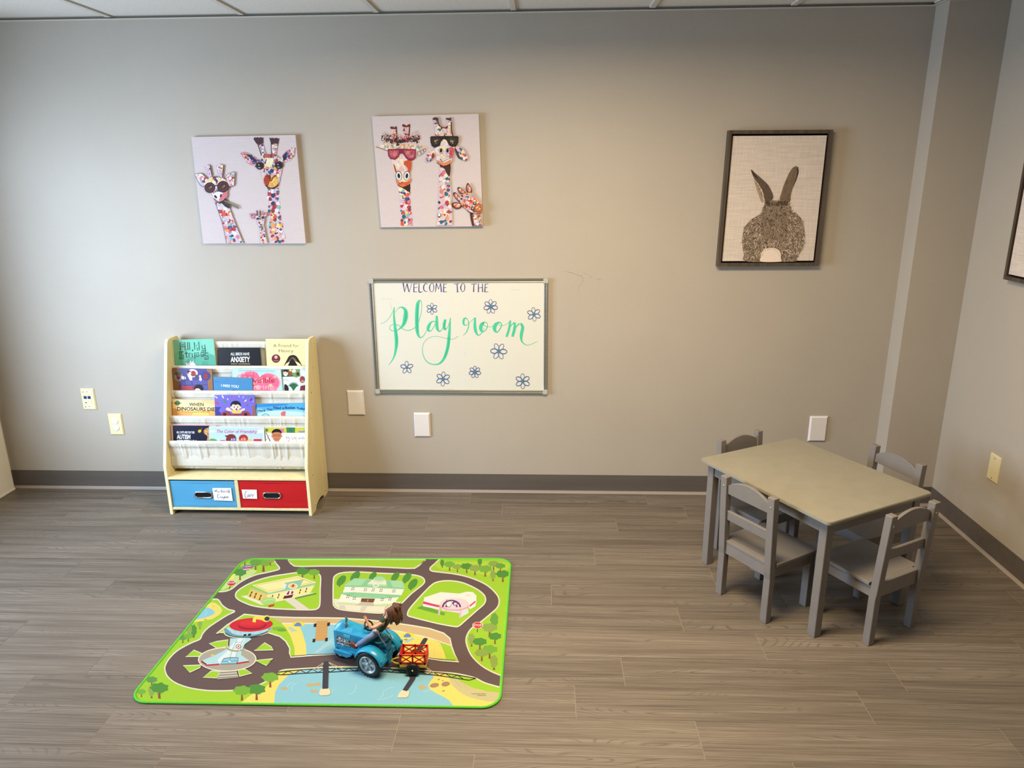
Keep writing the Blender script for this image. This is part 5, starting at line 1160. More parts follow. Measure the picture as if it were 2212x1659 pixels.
# island with the yellow house
island([(1600, 240), (1720, 224), (1890, 219), (1940, 240), (1957, 280), (1952, 400), (1948, 550), (1920, 594), (1850, 605), (1650, 601), (1450, 590), (1280, 568), (1170, 530), (1100, 490), (1085, 450), (1110, 408), (1200, 350), (1310, 303), (1450, 264)])
tree(1890, 290, 74, TG[3]); tree(1770, 290, 84, TG[0])
A.poly([(1690, 480), (1910, 432), (1915, 445), (1700, 494)], (90, 150, 60)); A.poly([(1140, 466), (1240, 450), (1900, 430), (1700, 480), (1360, 555), (1330, 548)], CRM); A.poly([(1580, 500), (1680, 484), (1850, 604), (1720, 600)], (226, 222, 204))
A.poly([(1240, 380), (1410, 440), (1400, 530), (1340, 520), (1205, 470)], (236, 206, 108)); A.poly([(1410, 440), (1900, 345), (1855, 425), (1690, 478), (1400, 530)], (248, 240, 160))
A.poly([(1240, 376), (1410, 436), (1914, 330), (1905, 352), (1410, 450), (1240, 392)], (160, 208, 176)); A.poly([(1254, 352), (1720, 258), (1916, 325), (1425, 432)], (248, 244, 176)); A.stroke([(1290, 355), (1715, 275), (1870, 325), (1425, 415)], 7, (230, 214, 120), False, closed=True)
A.poly([(1590, 330), (1785, 292), (1740, 370), (1580, 402)], (150, 205, 176)); A.poly([(1560, 370), (1590, 340), (1610, 344), (1590, 396)], (232, 240, 240)); A.ell(1672, 362, 50, 28, (246, 240, 214)); A.ell(1672, 362, 38, 20, (240, 210, 130)); A.ell(1672, 362, 14, 14, (214, 90, 50)); A.ell(1678, 350, 9, 5, (60, 40, 40))
for x, y in ((1238, 445), (1283, 460), (1333, 480)): A.stroke([(x+16, y-28, 12), (x-6, y+26, 12)], 12, (60, 50, 40), False); A.stroke([(x+4, y-2), (x+12, y)], 8, (240, 210, 110), False)
for x, y in ((1460, 478), (1525, 466), (1745, 418), (1808, 405)): A.stroke([(x+8, y-24, 10), (x-8, y+22, 10)], 10, (60, 50, 40), False); A.stroke([(x-8, y), (x+10, y-2)], 6, (248, 240, 160), False)
A.poly([(1588, 455), (1684, 438), (1660, 480), (1570, 494)], (84, 40, 34)); A.poly([(1588, 462), (1600, 425), (1650, 405), (1694, 420), (1690, 442)], (240, 240, 230), True); A.poly([(1604, 450), (1625, 415), (1640, 412), (1630, 450)], (160, 30, 50)); A.poly([(1650, 445), (1660, 412), (1680, 418), (1672, 440)], (160, 30, 50))
A.ell(1420, 515, 78, 38, (172, 220, 130), -8, 12); A.stroke([(1370, 520), (1420, 500), (1490, 505)], 6, (214, 236, 180)); A.poly([(1420, 560), (1484, 545), (1480, 566), (1425, 582)], (200, 60, 46))
# villa island
island(zb([(190, 320), (205, 260), (280, 226), (450, 218), (700, 232), (950, 242), (1075, 262), (1122, 298), (1108, 345), (990, 440), (870, 555), (760, 610), (690, 638), (540, 632), (350, 615), (245, 598), (200, 570), (188, 520)]))
A.poly(zb([(196, 492), (880, 525), (860, 555), (755, 606), (690, 630), (540, 624), (350, 607), (248, 590), (206, 562), (196, 520)]), (238, 234, 214))
for x, y, s in ((248, 368, 86), (390, 330, 90), (570, 310, 70), (800, 320, 76), (920, 335, 82), (980, 405, 88)): X_, Y_ = Z2(x, y); A.poly([(X_-5, Y_), (X_+2, Y_-30), (X_+14, Y_)], TRK); A.ell(X_+24, Y_-s*.72, s*.74, s*.42, TG[0], -50, 14)
mint = (170, 224, 178); mint2 = (142, 208, 158)
A.poly(zb([(275, 440), (870, 465), (800, 560), (230, 545)]), (246, 246, 230)); A.poly(zb([(310, 365), (915, 395), (880, 470), (280, 445)]), (248, 248, 234))
A.poly(zb([(265, 430), (390, 425), (1, 1)][:2]+[(885, 455), (880, 475), (700, 490), (385, 475), (270, 442)]), mint2); A.poly(zb([(385, 462), (425, 432), (740, 455), (725, 492), (690, 492), (388, 476)]), (150, 214, 166))
A.poly(zb([(300, 355), (405, 282), (890, 310), (925, 385), (900, 395), (690, 380), (310, 370)]), mint); A.stroke(zb([(305, 362), (600, 368), (920, 388)]), 14, mint2, False)
A.poly(zb([(470, 362), (530, 295), (580, 298), (530, 365)]), mint2); A.poly(zb([(745, 375), (720, 305), (770, 308), (800, 378)]), mint2)
A.poly(zb([(535, 340), (590, 300), (730, 305), (735, 350)]), (238, 240, 214)); X_, Y_ = Z2(660, 290); A.ell(X_, Y_+10, 62, 26, (214, 232, 200)); A.ell(X_, Y_-4, 58, 22, mint); X_, Y_ = Z2(626, 356); A.ell(X_, Y_, 34, 20, (232, 244, 226)); A.ell(X_, Y_, 20, 11, mint)
for x, y in ((390, 390), (518, 400), (598, 403), (678, 406), (810, 413), (340, 470), (405, 488), (690, 500), (770, 495)):
    X_, Y_ = Z2(x, y)
    for dx in (-9, 9):
        for dy in (-9, 9): A.ell(X_+dx-dy*.3, Y_+dy, 6, 6.5, (110, 112, 100), 0, 6)
A.poly(zb([(478, 488), (618, 492), (600, 532), (470, 525)]), (120, 76, 54)); A.stroke(zb([(545, 500), (540, 522)]), 5, (236, 230, 210), False); A.poly(zb([(475, 528), (600, 534), (610, 568), (412, 560)]), (200, 196, 176)); A.poly(zb([(218, 545), (250, 525), (440, 540), (420, 558)]), (206, 230, 178)); A.poly(zb([(610, 550), (790, 540), (770, 575), (612, 566)]), (206, 230, 178))
for p_ in ([(250, 556), (310, 560), (315, 606), (255, 600)], [(480, 570), (540, 570), (500, 625), (460, 620)]): A.poly(zb(p_), (216, 214, 196))
# pink building island
island(zb([(950, 645), (975, 590), (1080, 470), (1190, 358), (1260, 320), (1370, 308), (1500, 325), (1620, 373), (1710, 430), (1748, 485), (1735, 545), (1650, 622), (1530, 728), (1480, 770), (1430, 778), (1250, 745), (1010, 685), (958, 668)]))
A.poly(zb([(1040, 590), (1110, 560), (1340, 640), (1320, 665)]), (104, 172, 60))
A.poly(zb([(1108, 520), (1275, 580), (1275, 605), (1108, 570)]), (240, 240, 236)); A.poly(zb([(1120, 480), (1290, 425), (1480, 440), (1560, 420), (1620, 425), (1655, 460), (1655, 520), (1645, 570), (1590, 600), (1560, 560), (1290, 560), (1115, 525)]), (246, 244, 236))
A.poly(zb([(1105, 530), (1118, 520), (1280, 565), (1270, 582), (1110, 545)]), (222, 60, 130)); A.poly(zb([(1585, 560), (1645, 512), (1648, 528), (1588, 578)]), (222, 60, 130)); X_, Y_ = Z2(1566, 458); A.ell(X_, Y_, 76, 34, (250, 246, 238)); A.ell(X_, Y_, 26, 10, (232, 226, 214))
X_, Y_ = Z2(1430, 545); A.ell(X_, Y_+20, 152, 62, (240, 168, 196)); A.ell(X_, Y_, 150, 58, (248, 216, 226))
A.poly(zb([(1298, 590), (1340, 610), (1480, 620), (1570, 590), (1575, 640), (1500, 680), (1480, 640), (1300, 612)]), (220, 232, 232)); 
for p_ in ([(1280, 590), (1270, 660)], [(1498, 620), (1484, 690)]): A.stroke([Z2(*p)+(18,) for p in p_], 18, (246, 190, 210), False)
X_, Y_ = Z2(1400, 560)
for r_, c in ((98, (92, 50, 110)), (80, (246, 214, 226)), (64, (112, 60, 128)), (46, (246, 216, 228))): A.poly([(X_+r_*math.cos(a), Y_+20-r_*.78*math.sin(a)) for a in [PI*i/14 for i in range(15)]], c)
A.ell(X_-22, Y_-8, 30, 30, (244, 242, 238)); A.stroke([(X_-44, Y_-60), (X_-58, Y_-30), (X_-46, Y_+10), (X_-16, Y_+16), (X_+2, Y_-14)], 5, (70, 50, 80)); A.ell(X_+38, Y_-20, 28, 24, (106, 60, 130)); A.ell(X_+40, Y_-14, 16, 13, (240, 226, 240))
# tower and beach island
isl = [(885, 855), (1000, 762), (1175, 652), (1400, 676), (1700, 686), (1950, 688)]+zb([(300, 692), (600, 716), (800, 740), (1000, 768), (1180, 800), (1320, 846), (1385, 900), (1400, 975), (1430, 1060), (1475, 1140), (1300, 1126), (1160, 1104), (850, 1082), (500, 1070), (200, 1062)])+[(1900, 1072), (1650, 1092), (1638, 1050), (1640, 1000), (1600, 930), (1540, 880), (1430, 845), (1300, 830), (1050, 825), (950, 838)]
A.poly(isl, LIME)
A.poly([(1460, 690), (1700, 690), (1950, 692)]+zb([(300, 696), (800, 744), (1180, 804), (1320, 850), (1380, 905), (1395, 972), (1290, 945), (1180, 895), (1000, 852), (800, 815), (600, 780), (300, 755)])+[(2000, 746), (1800, 742), (1560, 742)], TAN)
A.poly([(1560, 750), (1800, 748), (2000, 752)]+zb([(300, 760), (600, 786), (800, 822), (1000, 858), (1180, 900), (1285, 948), (1320, 1030), (1345, 1108), (1160, 1100), (850, 1078), (500, 1066), (200, 1058)])+[(1900, 1068), (1690, 1084), (1690, 1000), (1650, 880), (1600, 790)], SAND)
A.poly([(1730, 752), (2000, 754)]+zb([(300, 764), (560, 790), (640, 900), (760, 980), (880, 1020), (1010, 1086), (850, 1076), (500, 1064), (200, 1056)])+[(1900, 1064), (1812, 1072), (1805, 960), (1770, 840)], SEA)
A.stroke([(1560, 745, 10), (1800, 745, 10), (2000, 750, 10)]+zb([(300, 758, 10), (800, 818, 10), (1000, 856, 10), (1180, 898, 10), (1390, 972, 10)]), 10, CRM)
A.stroke(isl, 13, CRM, False, closed=True)
A.ell(1520, 800, 70, 20, (130, 186, 72), 0, 12); A.ell(1560, 815, 50, 16, (110, 170, 64), 0, 12)
# parasols
for X_, Y_ in ((1725, 755), Z2(950, 868)):
    A.poly([(X_-60, Y_), (X_-40, Y_-18), (X_, Y_-28), (X_+45, Y_-20), (X_+70, Y_), (X_+40, Y_+18), (X_+10, Y_), (X_-30, Y_+14)], (246, 224, 60), True); A.poly([(X_-40, Y_+18), (X_-20, Y_-12), (X_, Y_-20), (X_+25, Y_-10), (X_+32, Y_+18)], (110, 140, 200), True)
A.poly([(1620, 790), (1650, 780), (1700, 810), (1715, 828), (1660, 832)], (180, 216, 190)); A.poly(zb([(910, 935), (1000, 892), (1025, 902), (950, 945)]), (170, 206, 214)); A.ell(*Z2(932, 912), 20, 8, (150, 150, 130))
A.poly(zb([(700, 800), (730, 782), (780, 795), (730, 806)]), (206, 40, 50)); A.stroke(zb([(720, 806), (722, 830)]), 5, (240, 240, 236), False)
R = random.Random(6)
for i in range(26): x, y = R.uniform(800, 1330), R.uniform(850, 1090); (inside((x, y), [(800, 850), (1100, 880), (1280, 960), (1330, 1100), (1150, 1080), (1150, 960), (900, 950)]) and A.ell(*Z2(x, y), 6, 3, (206, 180, 80), 0, 7))
# boardwalk
A.poly([(1915, 722), (2035, 716), (2020, 920), (1898, 926)], (216, 174, 110))
for i in range(13): y = 728+i*15.5; A.stroke([(1913-i*1.2, y+4), (2033-i*1.1, y)], 3, (160, 116, 66), False)
for x, y in ((1902, 765), (2040, 755), (1890, 922), (2018, 912)): A.poly([(x-14, y-16), (x+14, y-20), (x+10, y+16), (x-18, y+20)], (54, 36, 30))
A.stroke([(2080, 905), (1890, 1052)], 5, (220, 226, 222), False); A.stroke([(2080, 930), (1910, 1052)], 5, (220, 226, 222), False)
# bridge rails and towers
A.stroke([(1655, 1082), (1860, 1066), (2090, 1060)]+zb([(500, 1064), (850, 1078), (1160, 1098), (1300, 1118), (1440, 1124)]), 6, (44, 44, 48), False)
lo = [(1500, 1262), (1560, 1272), (1700, 1262), (1900, 1250), (2086, 1243)]+zb([(400, 1232), (700, 1240), (1000, 1262), (1200, 1272), (1400, 1300), (1580, 1328)]); hi = [(1520, 1244), (1700, 1226), (1900, 1212), (2086, 1207)]+zb([(400, 1205), (700, 1212), (1000, 1232), (1200, 1245), (1400, 1265), (1650, 1308)])
lo_s, hi_s = smooth_pts(lo, False, 8), smooth_pts(hi, False, 8)
A.stroke(lo_s, 7, (40, 40, 44), False); A.stroke(hi_s, 7, (40, 40, 44), False); A.stroke([lo_s[0], hi_s[0]], 6, (40, 40, 44), False); A.stroke([lo_s[-1], hi_s[-1]], 6, (40, 40, 44), False)
def at_x(L_, x):
    for a, b_ in zip(L_, L_[1:]):
        if a[0] <= x <= b_[0]: return lerp(a, b_, (x-a[0])/max(1e-6, b_[0]-a[0]))
    return L_[-1]
x = 1560; zz_ = []
i = 0
while x < 3450: zz_.append(at_x(lo_s if i % 2 == 0 else hi_s, x)); x += 62; i += 1
A.stroke(zz_, 6, (40, 40, 44), False)
SLATE = (64, 66, 76)
A.poly([(1942, 1478), (1965, 1410), (2040, 1410), (2052, 1470), (2000, 1484)], (232, 226, 190), True); A.poly([(1982, 1150), (1990, 1134), (2030, 1132), (2040, 1146), (2034, 1415), (1974, 1418)], SLATE)
for p_ in ([(1985, 1150), (1880, 1222)], [(1985, 1160), (1930, 1220)], [(2040, 1146), (2190, 1215)], [(2040, 1150), (2120, 1210)]): A.stroke(p_, 4, (236, 234, 220), False)
A.poly(zb([(846, 1500), (900, 1425), (964, 1440), (950, 1500), (900, 1508)]), (232, 226, 190), True); A.poly(zb([(898, 1430), (1100, 1120), (1130, 1040), (1100, 920), (1110, 898), (1140, 893), (1158, 908), (1120, 970), (1060, 1070), (1145, 1160), (940, 1442)][:1]+[(975, 1310), (1028, 1318), (945, 1442)]), SLATE)
A.poly(zb([(1010, 1065), (1108, 905), (1130, 893), (1158, 902), (1150, 922), (1060, 1070)]), SLATE, False)
A.poly(zb([(940, 1230), (1060, 1230), (1028, 1318), (975, 1310)]), SLATE)
for p_ in ([(1130, 960), (1200, 1100)], [(1140, 950), (1240, 1105)], [(1140, 1190), (1230, 1262)], [(1140, 1200), (1200, 1262)]): A.stroke(zb(p_), 4, (236, 230, 200), False)
# roundabout with a round red-roofed tower
def wedge(P_): A.poly(P_, LIME); A.stroke(P_, 9, CRM, False, closed=True)
wedge([(815, 952), (900, 930), (1010, 915), (1000, 980), (900, 1005)]); wedge([(572, 1088), (660, 1020), (760, 1062), (740, 1086)]); wedge([(548, 1180), (740, 1172), (720, 1200), (618, 1248)]); wedge([(752, 1300), (840, 1232), (925, 1240), (895, 1306)]); wedge([(1110, 1220), (1180, 1215), (1255, 1256), (1125, 1290)]); wedge([(1275, 1025), (1385, 945), (1450, 985), (1475, 1018)]); wedge([(1275, 1128), (1470, 1108), (1400, 1178)])
A.poly([(925, 1235), (1095, 1228), (1115, 1300), (900, 1320)], (206, 202, 190)); 
for i in range(3): A.stroke([(922-i*8, 1254+i*26), (1100+i*5, 1240+i*26)], 11, (140, 134, 124), False)
A.ell(1000, 1114, 300, 126, CRM, -1, 40); A.ell(1000, 1114, 288, 116, (176, 172, 156), -1, 40)
LB = (184, 226, 236); LB2 = (226, 244, 246); OUTL = (60, 100, 124)
A.poly([(738, 1130), (880, 1070), (960, 1030), (1020, 990), (1030, 900), (1230, 895), (1250, 910), (1180, 960), (1150, 1030), (1140, 1070), (1230, 1130), (1226, 1145), (920, 1170), (790, 1180)], LB); A.poly([(900, 1120), (1000, 1030), (1100, 900), (1190, 900), (1110, 1040), (1060, 1160), (920, 1168)], LB2)
A.stroke([(738, 1132), (790, 1176), (920, 1166)], 15, (196, 32, 46), False); A.stroke([(1095, 1158), (1226, 1138)], 15, (196, 32, 46), False)
A.stroke([(740, 1140), (785, 1166)], 15, (150, 24, 36), False)
A.poly([(925, 1166), (965, 1108), (1040, 1096), (1115, 1100), (1108, 1136), (1090, 1160)], (150, 206, 226)); A.stroke([(925, 1166), (965, 1108), (1040, 1096), (1115, 1100), (1108, 1136), (1090, 1160)], 7, OUTL, False, closed=True); A.stroke([(945, 1138), (1108, 1130)], 4, OUTL, False); A.stroke([(1035, 1098), (1012, 1164)], 4, OUTL, False); A.ell(1024, 1138, 12, 8, (236, 240, 240))
A.stroke([(1170, 905), (1120, 1000), (1085, 1090)], 5, (110, 170, 196)); A.stroke([(1105, 905), (1060, 1000), (1030, 1090)], 5, (110, 170, 196)); A.stroke([(1060, 1000), (1140, 1000)], 4, (110, 170, 196), False); A.stroke([(1080, 940), (1150, 940)], 4, (110, 170, 196), False)
A.stroke([(985, 975), (1010, 1010), (1080, 1030), (1160, 1020), (1180, 1000)], 17, (168, 166, 130)); A.ell(1000, 985, 16, 16, (212, 200, 120)); A.ell(1125, 1028, 12, 9, (212, 200, 120))
A.ell(1115, 983, 28, 22, (176, 40, 60)); A.ell(1115, 983, 21, 16, (244, 240, 236)); A.ell(1115, 983, 9, 7, (176, 40, 60))
A.poly([(965, 835), (1000, 800), (1430, 800), (1435, 822), (1400, 855), (1300, 880), (1200, 895), (1080, 896), (1000, 880), (970, 860)], (214, 216, 170), True)
A.poly([(975, 832), (1010, 795), (1425, 795), (1425, 820), (1380, 855), (1280, 878), (1180, 888), (1080, 886), (1000, 868)], (110, 160, 180), True); A.poly([(1025, 780), (1440, 760), (1424, 800), (1400, 830), (1300, 858), (1180, 870), (1090, 864), (1035, 835)], (176, 222, 236), True)
A.stroke([(980, 845), (1060, 880), (1180, 890), (1300, 876), (1420, 830)], 8, (50, 70, 90)); 
for x in (1075, 1135, 1260, 1330): A.stroke([(x, 812), (x+6, 862)], 4, (130, 186, 206), False)
A.poly([(1172, 858), (1200, 855), (1192, 878), (1162, 880)], (40, 46, 60)); A.poly([(1216, 854), (1250, 850), (1240, 872), (1208, 877)], (40, 46, 60))
A.ell(1245, 762, 222, 70, (214, 40, 56), -3, 40); A.poly([(1112, 756), (1140, 780), (1220, 794), (1330, 790), (1385, 760), (1390, 745), (1400, 770), (1330, 806), (1220, 812), (1130, 796)], (150, 30, 46), True); A.ell(1250, 738, 120, 30, (224, 52, 64), -3, 30)
A.stroke([(1275, 735, 34), (1290, 690, 34), (1370, 696, 44)], 34, (244, 226, 90)); A.ell(1400, 698, 44, 34, (244, 226, 90), -10); A.ell(1408, 700, 28, 22, (50, 60, 84), -10)
A.poly([(830, 1070), (850, 1062), (870, 1070), (862, 1084), (835, 1084)], (226, 206, 100))
# tiny print in the corner
for i, (x, w_) in enumerate(((1606, 148), (1660, 92))):
    X_, Y_ = Z2(x, 1470+i*17); A.text('© 2016 Spin Master' if i == 0 else '© PPEI 2016', X_, Y_, 8, (70, 64, 50), wd=w_)
A.out('printed_surface', mat_)

# ------------------------------------------------------------------ toy tractor
TO = Vector((1.607, -1.448, .0045)); TFd = Vector((-.9302, .3670, 0)); TLt = Vector((-.3670, -.9302, 0))
TRZ = math.atan2(.3670, -.9302)
MT = Matrix(((TFd.x, TLt.x, 0, TO.x), (TFd.y, TLt.y, 0, TO.y), (0, 0, 1, TO.z), (0, 0, 0, 1)))
blue = flat((28, 138, 178), .32, 0, .5); teal = flat((40, 122, 138), .4, 0, .4); black = flat((16, 15, 16), .5, 0, .4); silver = flat((176, 180, 186), .35, .6, .5); gunm = flat((112, 116, 118), .4, .4, .5); dgrey = flat((88, 90, 92), .45)
tr = thing('toy_tractor', TO, 'bright blue plastic toy tractor on the play mat', 'toy tractor')
def tout(b, name, m, par=None): b.xf(MT); return b.out(name, m, par or tr)
b = BM()
secs = [(.1785, .021, .047, .108, .114, .015), (.1755, .0255, .045, .114, .124, .016), (.165, .0275, .045, .117, .134, .014), (.148, .028, .045, .118, .1415, .012), (.10, .029, .046, .119, .1375, .013), (.061, .030, .048, .121, .1315, .016), (.036, .031, .052, .122, .1285, .018)]
rings = []
for s_, hw, z0_, zs_, zr_, rw in secs:
    P = [(hw, z0_), (hw, zs_-.004), (hw-.0025, zs_), (rw, zr_-.002), (rw*.4, zr_), (-rw*.4, zr_), (-rw, zr_-.002), (-hw+.0025, zs_), (-hw, zs_-.004), (-hw, z0_)]
    rings.append([b.b.verts.new((s_, y, z)) for y, z in P])
for i in range(len(rings)-1):
    for k in range(10):
        f = b.b.faces.new((rings[i][k], rings[i][(k+1) % 10], rings[i+1][(k+1) % 10], rings[i+1][k])); f.smooth = False
b.b.faces.new(rings[0]); b.b.faces.new(rings[-1][::-1])
b.box((-.034, -.020, .040), (.060, .020, .080), .003, seg=2)          # gearbox and frame
b.box((.030, -.034, .036), (.150, .034, .050), .003, seg=2)
b.box((-.036, -.012, .078), (-.010, .012, .106), .003, seg=2)
b.box((-.038, -.010, .030), (-.030, .010, .070), .002)
b.prism([(.092, .046), (.172, .046), (.168, .030), (.118, .024), (.100, .034)], 1, .030, .040, bev=.0015); b.prism([(.092, .046), (.172, .046), (.168, .030), (.118, .024), (.100, .034)], 1, -.040, -.030, bev=.0015)
tout(b, 'body', blue)
def ramp(side):
    b = BM(); cx_, cz_, r0_, r1_ = .010, .046, .0535, .0565; n = 18; a0, a1 = math.radians(18), math.radians(172); ya, yb = .036*side, .070*side
    R0 = []
    for i in range(n+1):
        a = a0+(a1-a0)*i/n; c, s_ = math.cos(a), math.sin(a)
        R0.append([b.b.verts.new((cx_+c*r, y, cz_+s_*r)) if True else None for r, y in ((r1_-.002, ya), (r1_, ya+side*.002), (r1_+.001, (ya+yb)/2), (r1_-.001, yb-side*.003), (r0_-.002, yb), (r0_-.0035, yb-side*.002), (r0_-.001, (ya+yb)/2), (r0_-.002, ya+side*.003))])
    for i in range(n):
        for k in range(8): f = b.b.faces.new((R0[i][k], R0[i][(k+1) % 8], R0[i+1][(k+1) % 8], R0[i+1][k])); f.smooth = True
    b.b.faces.new(R0[0]); b.b.faces.new(R0[-1][::-1])
    pts = [(cx_+math.cos(a0+(a1-a0)*i/n)*(r1_-.001), cz_+math.sin(a0+(a1-a0)*i/n)*(r1_-.001)) for i in range(n+1)]+[(cx_-.046, .050), (cx_+.03, .045)]
    y_ = sorted((ya, ya-side*.004)); b.prism(pts, 1, y_[0], y_[1], bev=.0006)
    y_ = sorted((side*.016, side*.036)); b.box((-.036, y_[0], .050), (.030, y_[1], .072), .002)
    return b
for sd in (1, -1): tout(ramp(sd), 'fender', blue)
for sd in (1, -1): b = BM(); b.box((-.046, .062*sd-.004, .066), (-.040, .062*sd+.004, .076), .001); tout(b, 'tail_lamp', blue)
def wheel(c, r, wdt, side, rim_r, spokes, par=None, rimm=silver):
    b = BM(); cx_, cy_, cz_ = c; pr = [(rim_r, -wdt/2), (r*.90, -wdt/2), (r, -wdt*.34), (r, wdt*.34), (r*.90, wdt/2), (rim_r*1.05, wdt/2), (rim_r, wdt*.42), (rim_r, -wdt/2)]
    b.lathe(pr, (cx_, cy_, cz_), (0, side, 0), 40)
    n = 26 if r > .03 else 0
    for i in range(n):
        a = 2*PI*i/n
        for q in (-1, 1):
            M = Matrix.Translation((cx_, cy_, cz_)) @ Matrix.Rotation(a+q*.06, 4, 'Y') @ Matrix.Translation((r-.0006, q*wdt*.22, 0)) @ Matrix.Rotation(q*.5, 4, 'X')
            b.box((-.0012, -wdt*.26, -.0016), (.0012, wdt*.26, .0016), 0, M=M)
    w_ = tout(b, 'wheel', black, par)
    b = BM()
    b.lathe([(rim_r*1.03, wdt*.30), (rim_r*1.03, wdt*.52), (rim_r*.93, wdt*.50), (rim_r*.84, wdt*.36), (rim_r*.80, wdt*.34), (rim_r*.80, wdt*.30)], (cx_, cy_, cz_), (0, side, 0), 36)
    b.lathe([(rim_r*.22, wdt*.28), (rim_r*.22, wdt*.46), (rim_r*.10, wdt*.50), (rim_r*.02, wdt*.50)], (cx_, cy_, cz_), (0, side, 0), 16)
    for i in range(spokes):
        a = 2*PI*i/spokes; y0_, y1_ = sorted((side*wdt*.28, side*wdt*.38)); wd_ = rim_r*.15
        M = Matrix.Translation((cx_, cy_, cz_)) @ Matrix.Rotation(a, 4, 'Y'); b.box((rim_r*.1, y0_, -wd_), (rim_r*.86, y1_, wd_), .0008, M=M)
    tout(b, 'rim', rimm, w_)
    b = BM(); b.lathe([(rim_r*.9, wdt*.05), (rim_r*.9, wdt*.12)], (cx_, cy_, cz_), (0, side, 0), 24); tout(b, 'rim_back', flat((40, 40, 42), .6), w_)
wheel((.010, .056, .047), .047, .026, 1, .031, 6); wheel((.010, -.056, .047), .047, .026, -1, .031, 6)
wheel((.160, .017, .023), .023, .012, 1, .012, 5); wheel((.160, -.017, .023), .023, .012, -1, .012, 5)
b = BM(); b.cyl((.160, -.014, .023), (.160, .014, .023), .003); b.cyl((.160, 0, .023), (.160, 0, .047), .005); b.cyl((.010, -.05, .047), (.010, .05, .047), .005); tout(b, 'axle', dgrey)
# engine
b = BM(); b.prism([(.103, .064), (.160, .060), (.165, .068), (.163, .092), (.155, .097), (.103, .090)], 1, .0285, .0297, bev=.0006)
tout(b, 'engine_recess', flat((88, 92, 94), .5)); b = BM()
for i in range(6): b.box((.110+i*.0075, .0295, .074), (.1145+i*.0075, .0325, .092), .0008)
b.cyl((.106, .0315, .069), (.158, .0315, .069), .0022, n=8); b.cyl((.106, .031, .080), (.160, .031, .083), .0014, n=8); b.cyl((.124, .0315, .064), (.124, .0315, .088), .0024, n=8); b.cyl((.146, .0315, .066), (.146, .0315, .094), .0022, n=8); b.box((.130, .030, .062), (.142, .0335, .072), .001)
tout(b, 'engine', silver)
b = BM(); b.prism([(.103, -.064+.128), (.160, .060), (.163, .092), (.103, .090)], 1, -.0297, -.0285); tout(b, 'engine_recess', flat((88, 92, 94), .5))
b = BM(); b.box((.103, .0288, .099), (.131, .0302, .110), .0006); tout(b, 'badge', flat((84, 178, 196), .4))
b = BM(); b.cyl((.128, .014, .115), (.127, .014, .150), .0047, .0043); b.cyl((.127, .014, .150), (.127, .014, .163), .0022); b.ball((.127, .014, .166), .0036); tout(b, 'exhaust_pipe', dgrey)
b = BM(); b.cyl((.138, -.006, .138), (.138, -.006, .146), .002); b.ball((.138, -.006, .146), .0032); tout(b, 'filler_cap', blue)
b = BM(); a_ = Vector((-.75, 0, .66)); c_ = Vector((.044, .0, .148)); u_ = Vector((0, 1, 0)); v_ = a_.cross(u_).normalized()
b.tube([c_+(u_*math.cos(t)+v_*math.sin(t))*.0170 for t in [2*PI*i/24 for i in range(24)]], .0028, 8, closed=True)
for i in range(3): t_ = 2*PI*i/3+.5; b.cyl(c_, c_+(u_*math.cos(t_)+v_*math.sin(t_))*.0155, .0016, n=6)
b.cyl(c_, c_-a_*.030, .0032); b.box((.040, -.018, .108), (.048, .018, .126), .002); b.ball(c_, .0042); tout(b, 'steering_wheel', black)
b = BM(); b.lathe([(.022, 0), (.0255, .004), (.024, .0055), (.016, .003), (.001, .002)], (-.006, 0, .104), (.18, 0, 1), 28); b.cyl((-.014, 0, .078), (-.008, 0, .105), .007); b.box((-.034, -.012, .046), (-.012, .012, .094), .003); tout(b, 'seat', teal)
b = BM()
for sd in (1, -1): b.tube(smooth_pts([(-.004, .016*sd, .150), (-.012, .019*sd, .134), (-.030, .020*sd, .112), (-.034, .017*sd, .104), (-.030, .012*sd, .099), (-.018, .010*sd, .102)], False, 4), .0021, 8)
b.tube(smooth_pts([(-.004, .016, .150), (.010, .017, .146), (.020, .012, .1425), (.022, 0, .1415), (.020, -.012, .1425), (.010, -.017, .146), (-.004, -.016, .150)], False, 4), .0021, 8)
tout(b, 'seat_clip', flat((150, 150, 144), .4))
b = BM(); b.prism([(-.030, -.010), (-.030, .010), (-.042, .006), (-.045, 0), (-.042, -.006)], 2, .026, .032, bev=.001); b.cyl((-.036, 0, .024), (-.036, 0, .040), .0028); tout(b, 'tow_hitch', blue)

# ------------------------------------------------------------------ toy trailer
trl = thing('toy_trailer', (1.72, -1.457, .0045), 'small yellow toy trailer carrying a red crate, behind the blue tractor', 'toy trailer')
yel = flat((232, 186, 52), .4, 0, .4); red = flat((196, 26, 34), .38, 0, .4)
X0, X1, Y0, Y1 = 1.6755, 1.7660, -1.4865, -1.4270; DZ = .0045
b = BM(); b.box((X0, Y0, .0245+DZ), (X1, Y1, .036+DZ), .0015, seg=2)
hx_, hy_ = TO.x-TFd.x*.033, TO.y-TFd.y*.033
for yy in (Y0+.012, Y1-.012): b.tube([(hx_, hy_, .033+DZ), (X0-.018 if yy < -1.46 else X0-.016, (yy*.75+hy_*.25), .031+DZ), (X0+.004, yy, .030+DZ)], .0028, 8)
b.lathe([(.0032, 0), (.0058, 0), (.0058, .005), (.0032, .005)], (hx_, hy_, .0305+DZ), (0, 0, 1), 16); b.out('bed', yel, trl)
b = BM(); zb0, zb1 = .036+DZ, .074+DZ; bt = .0034
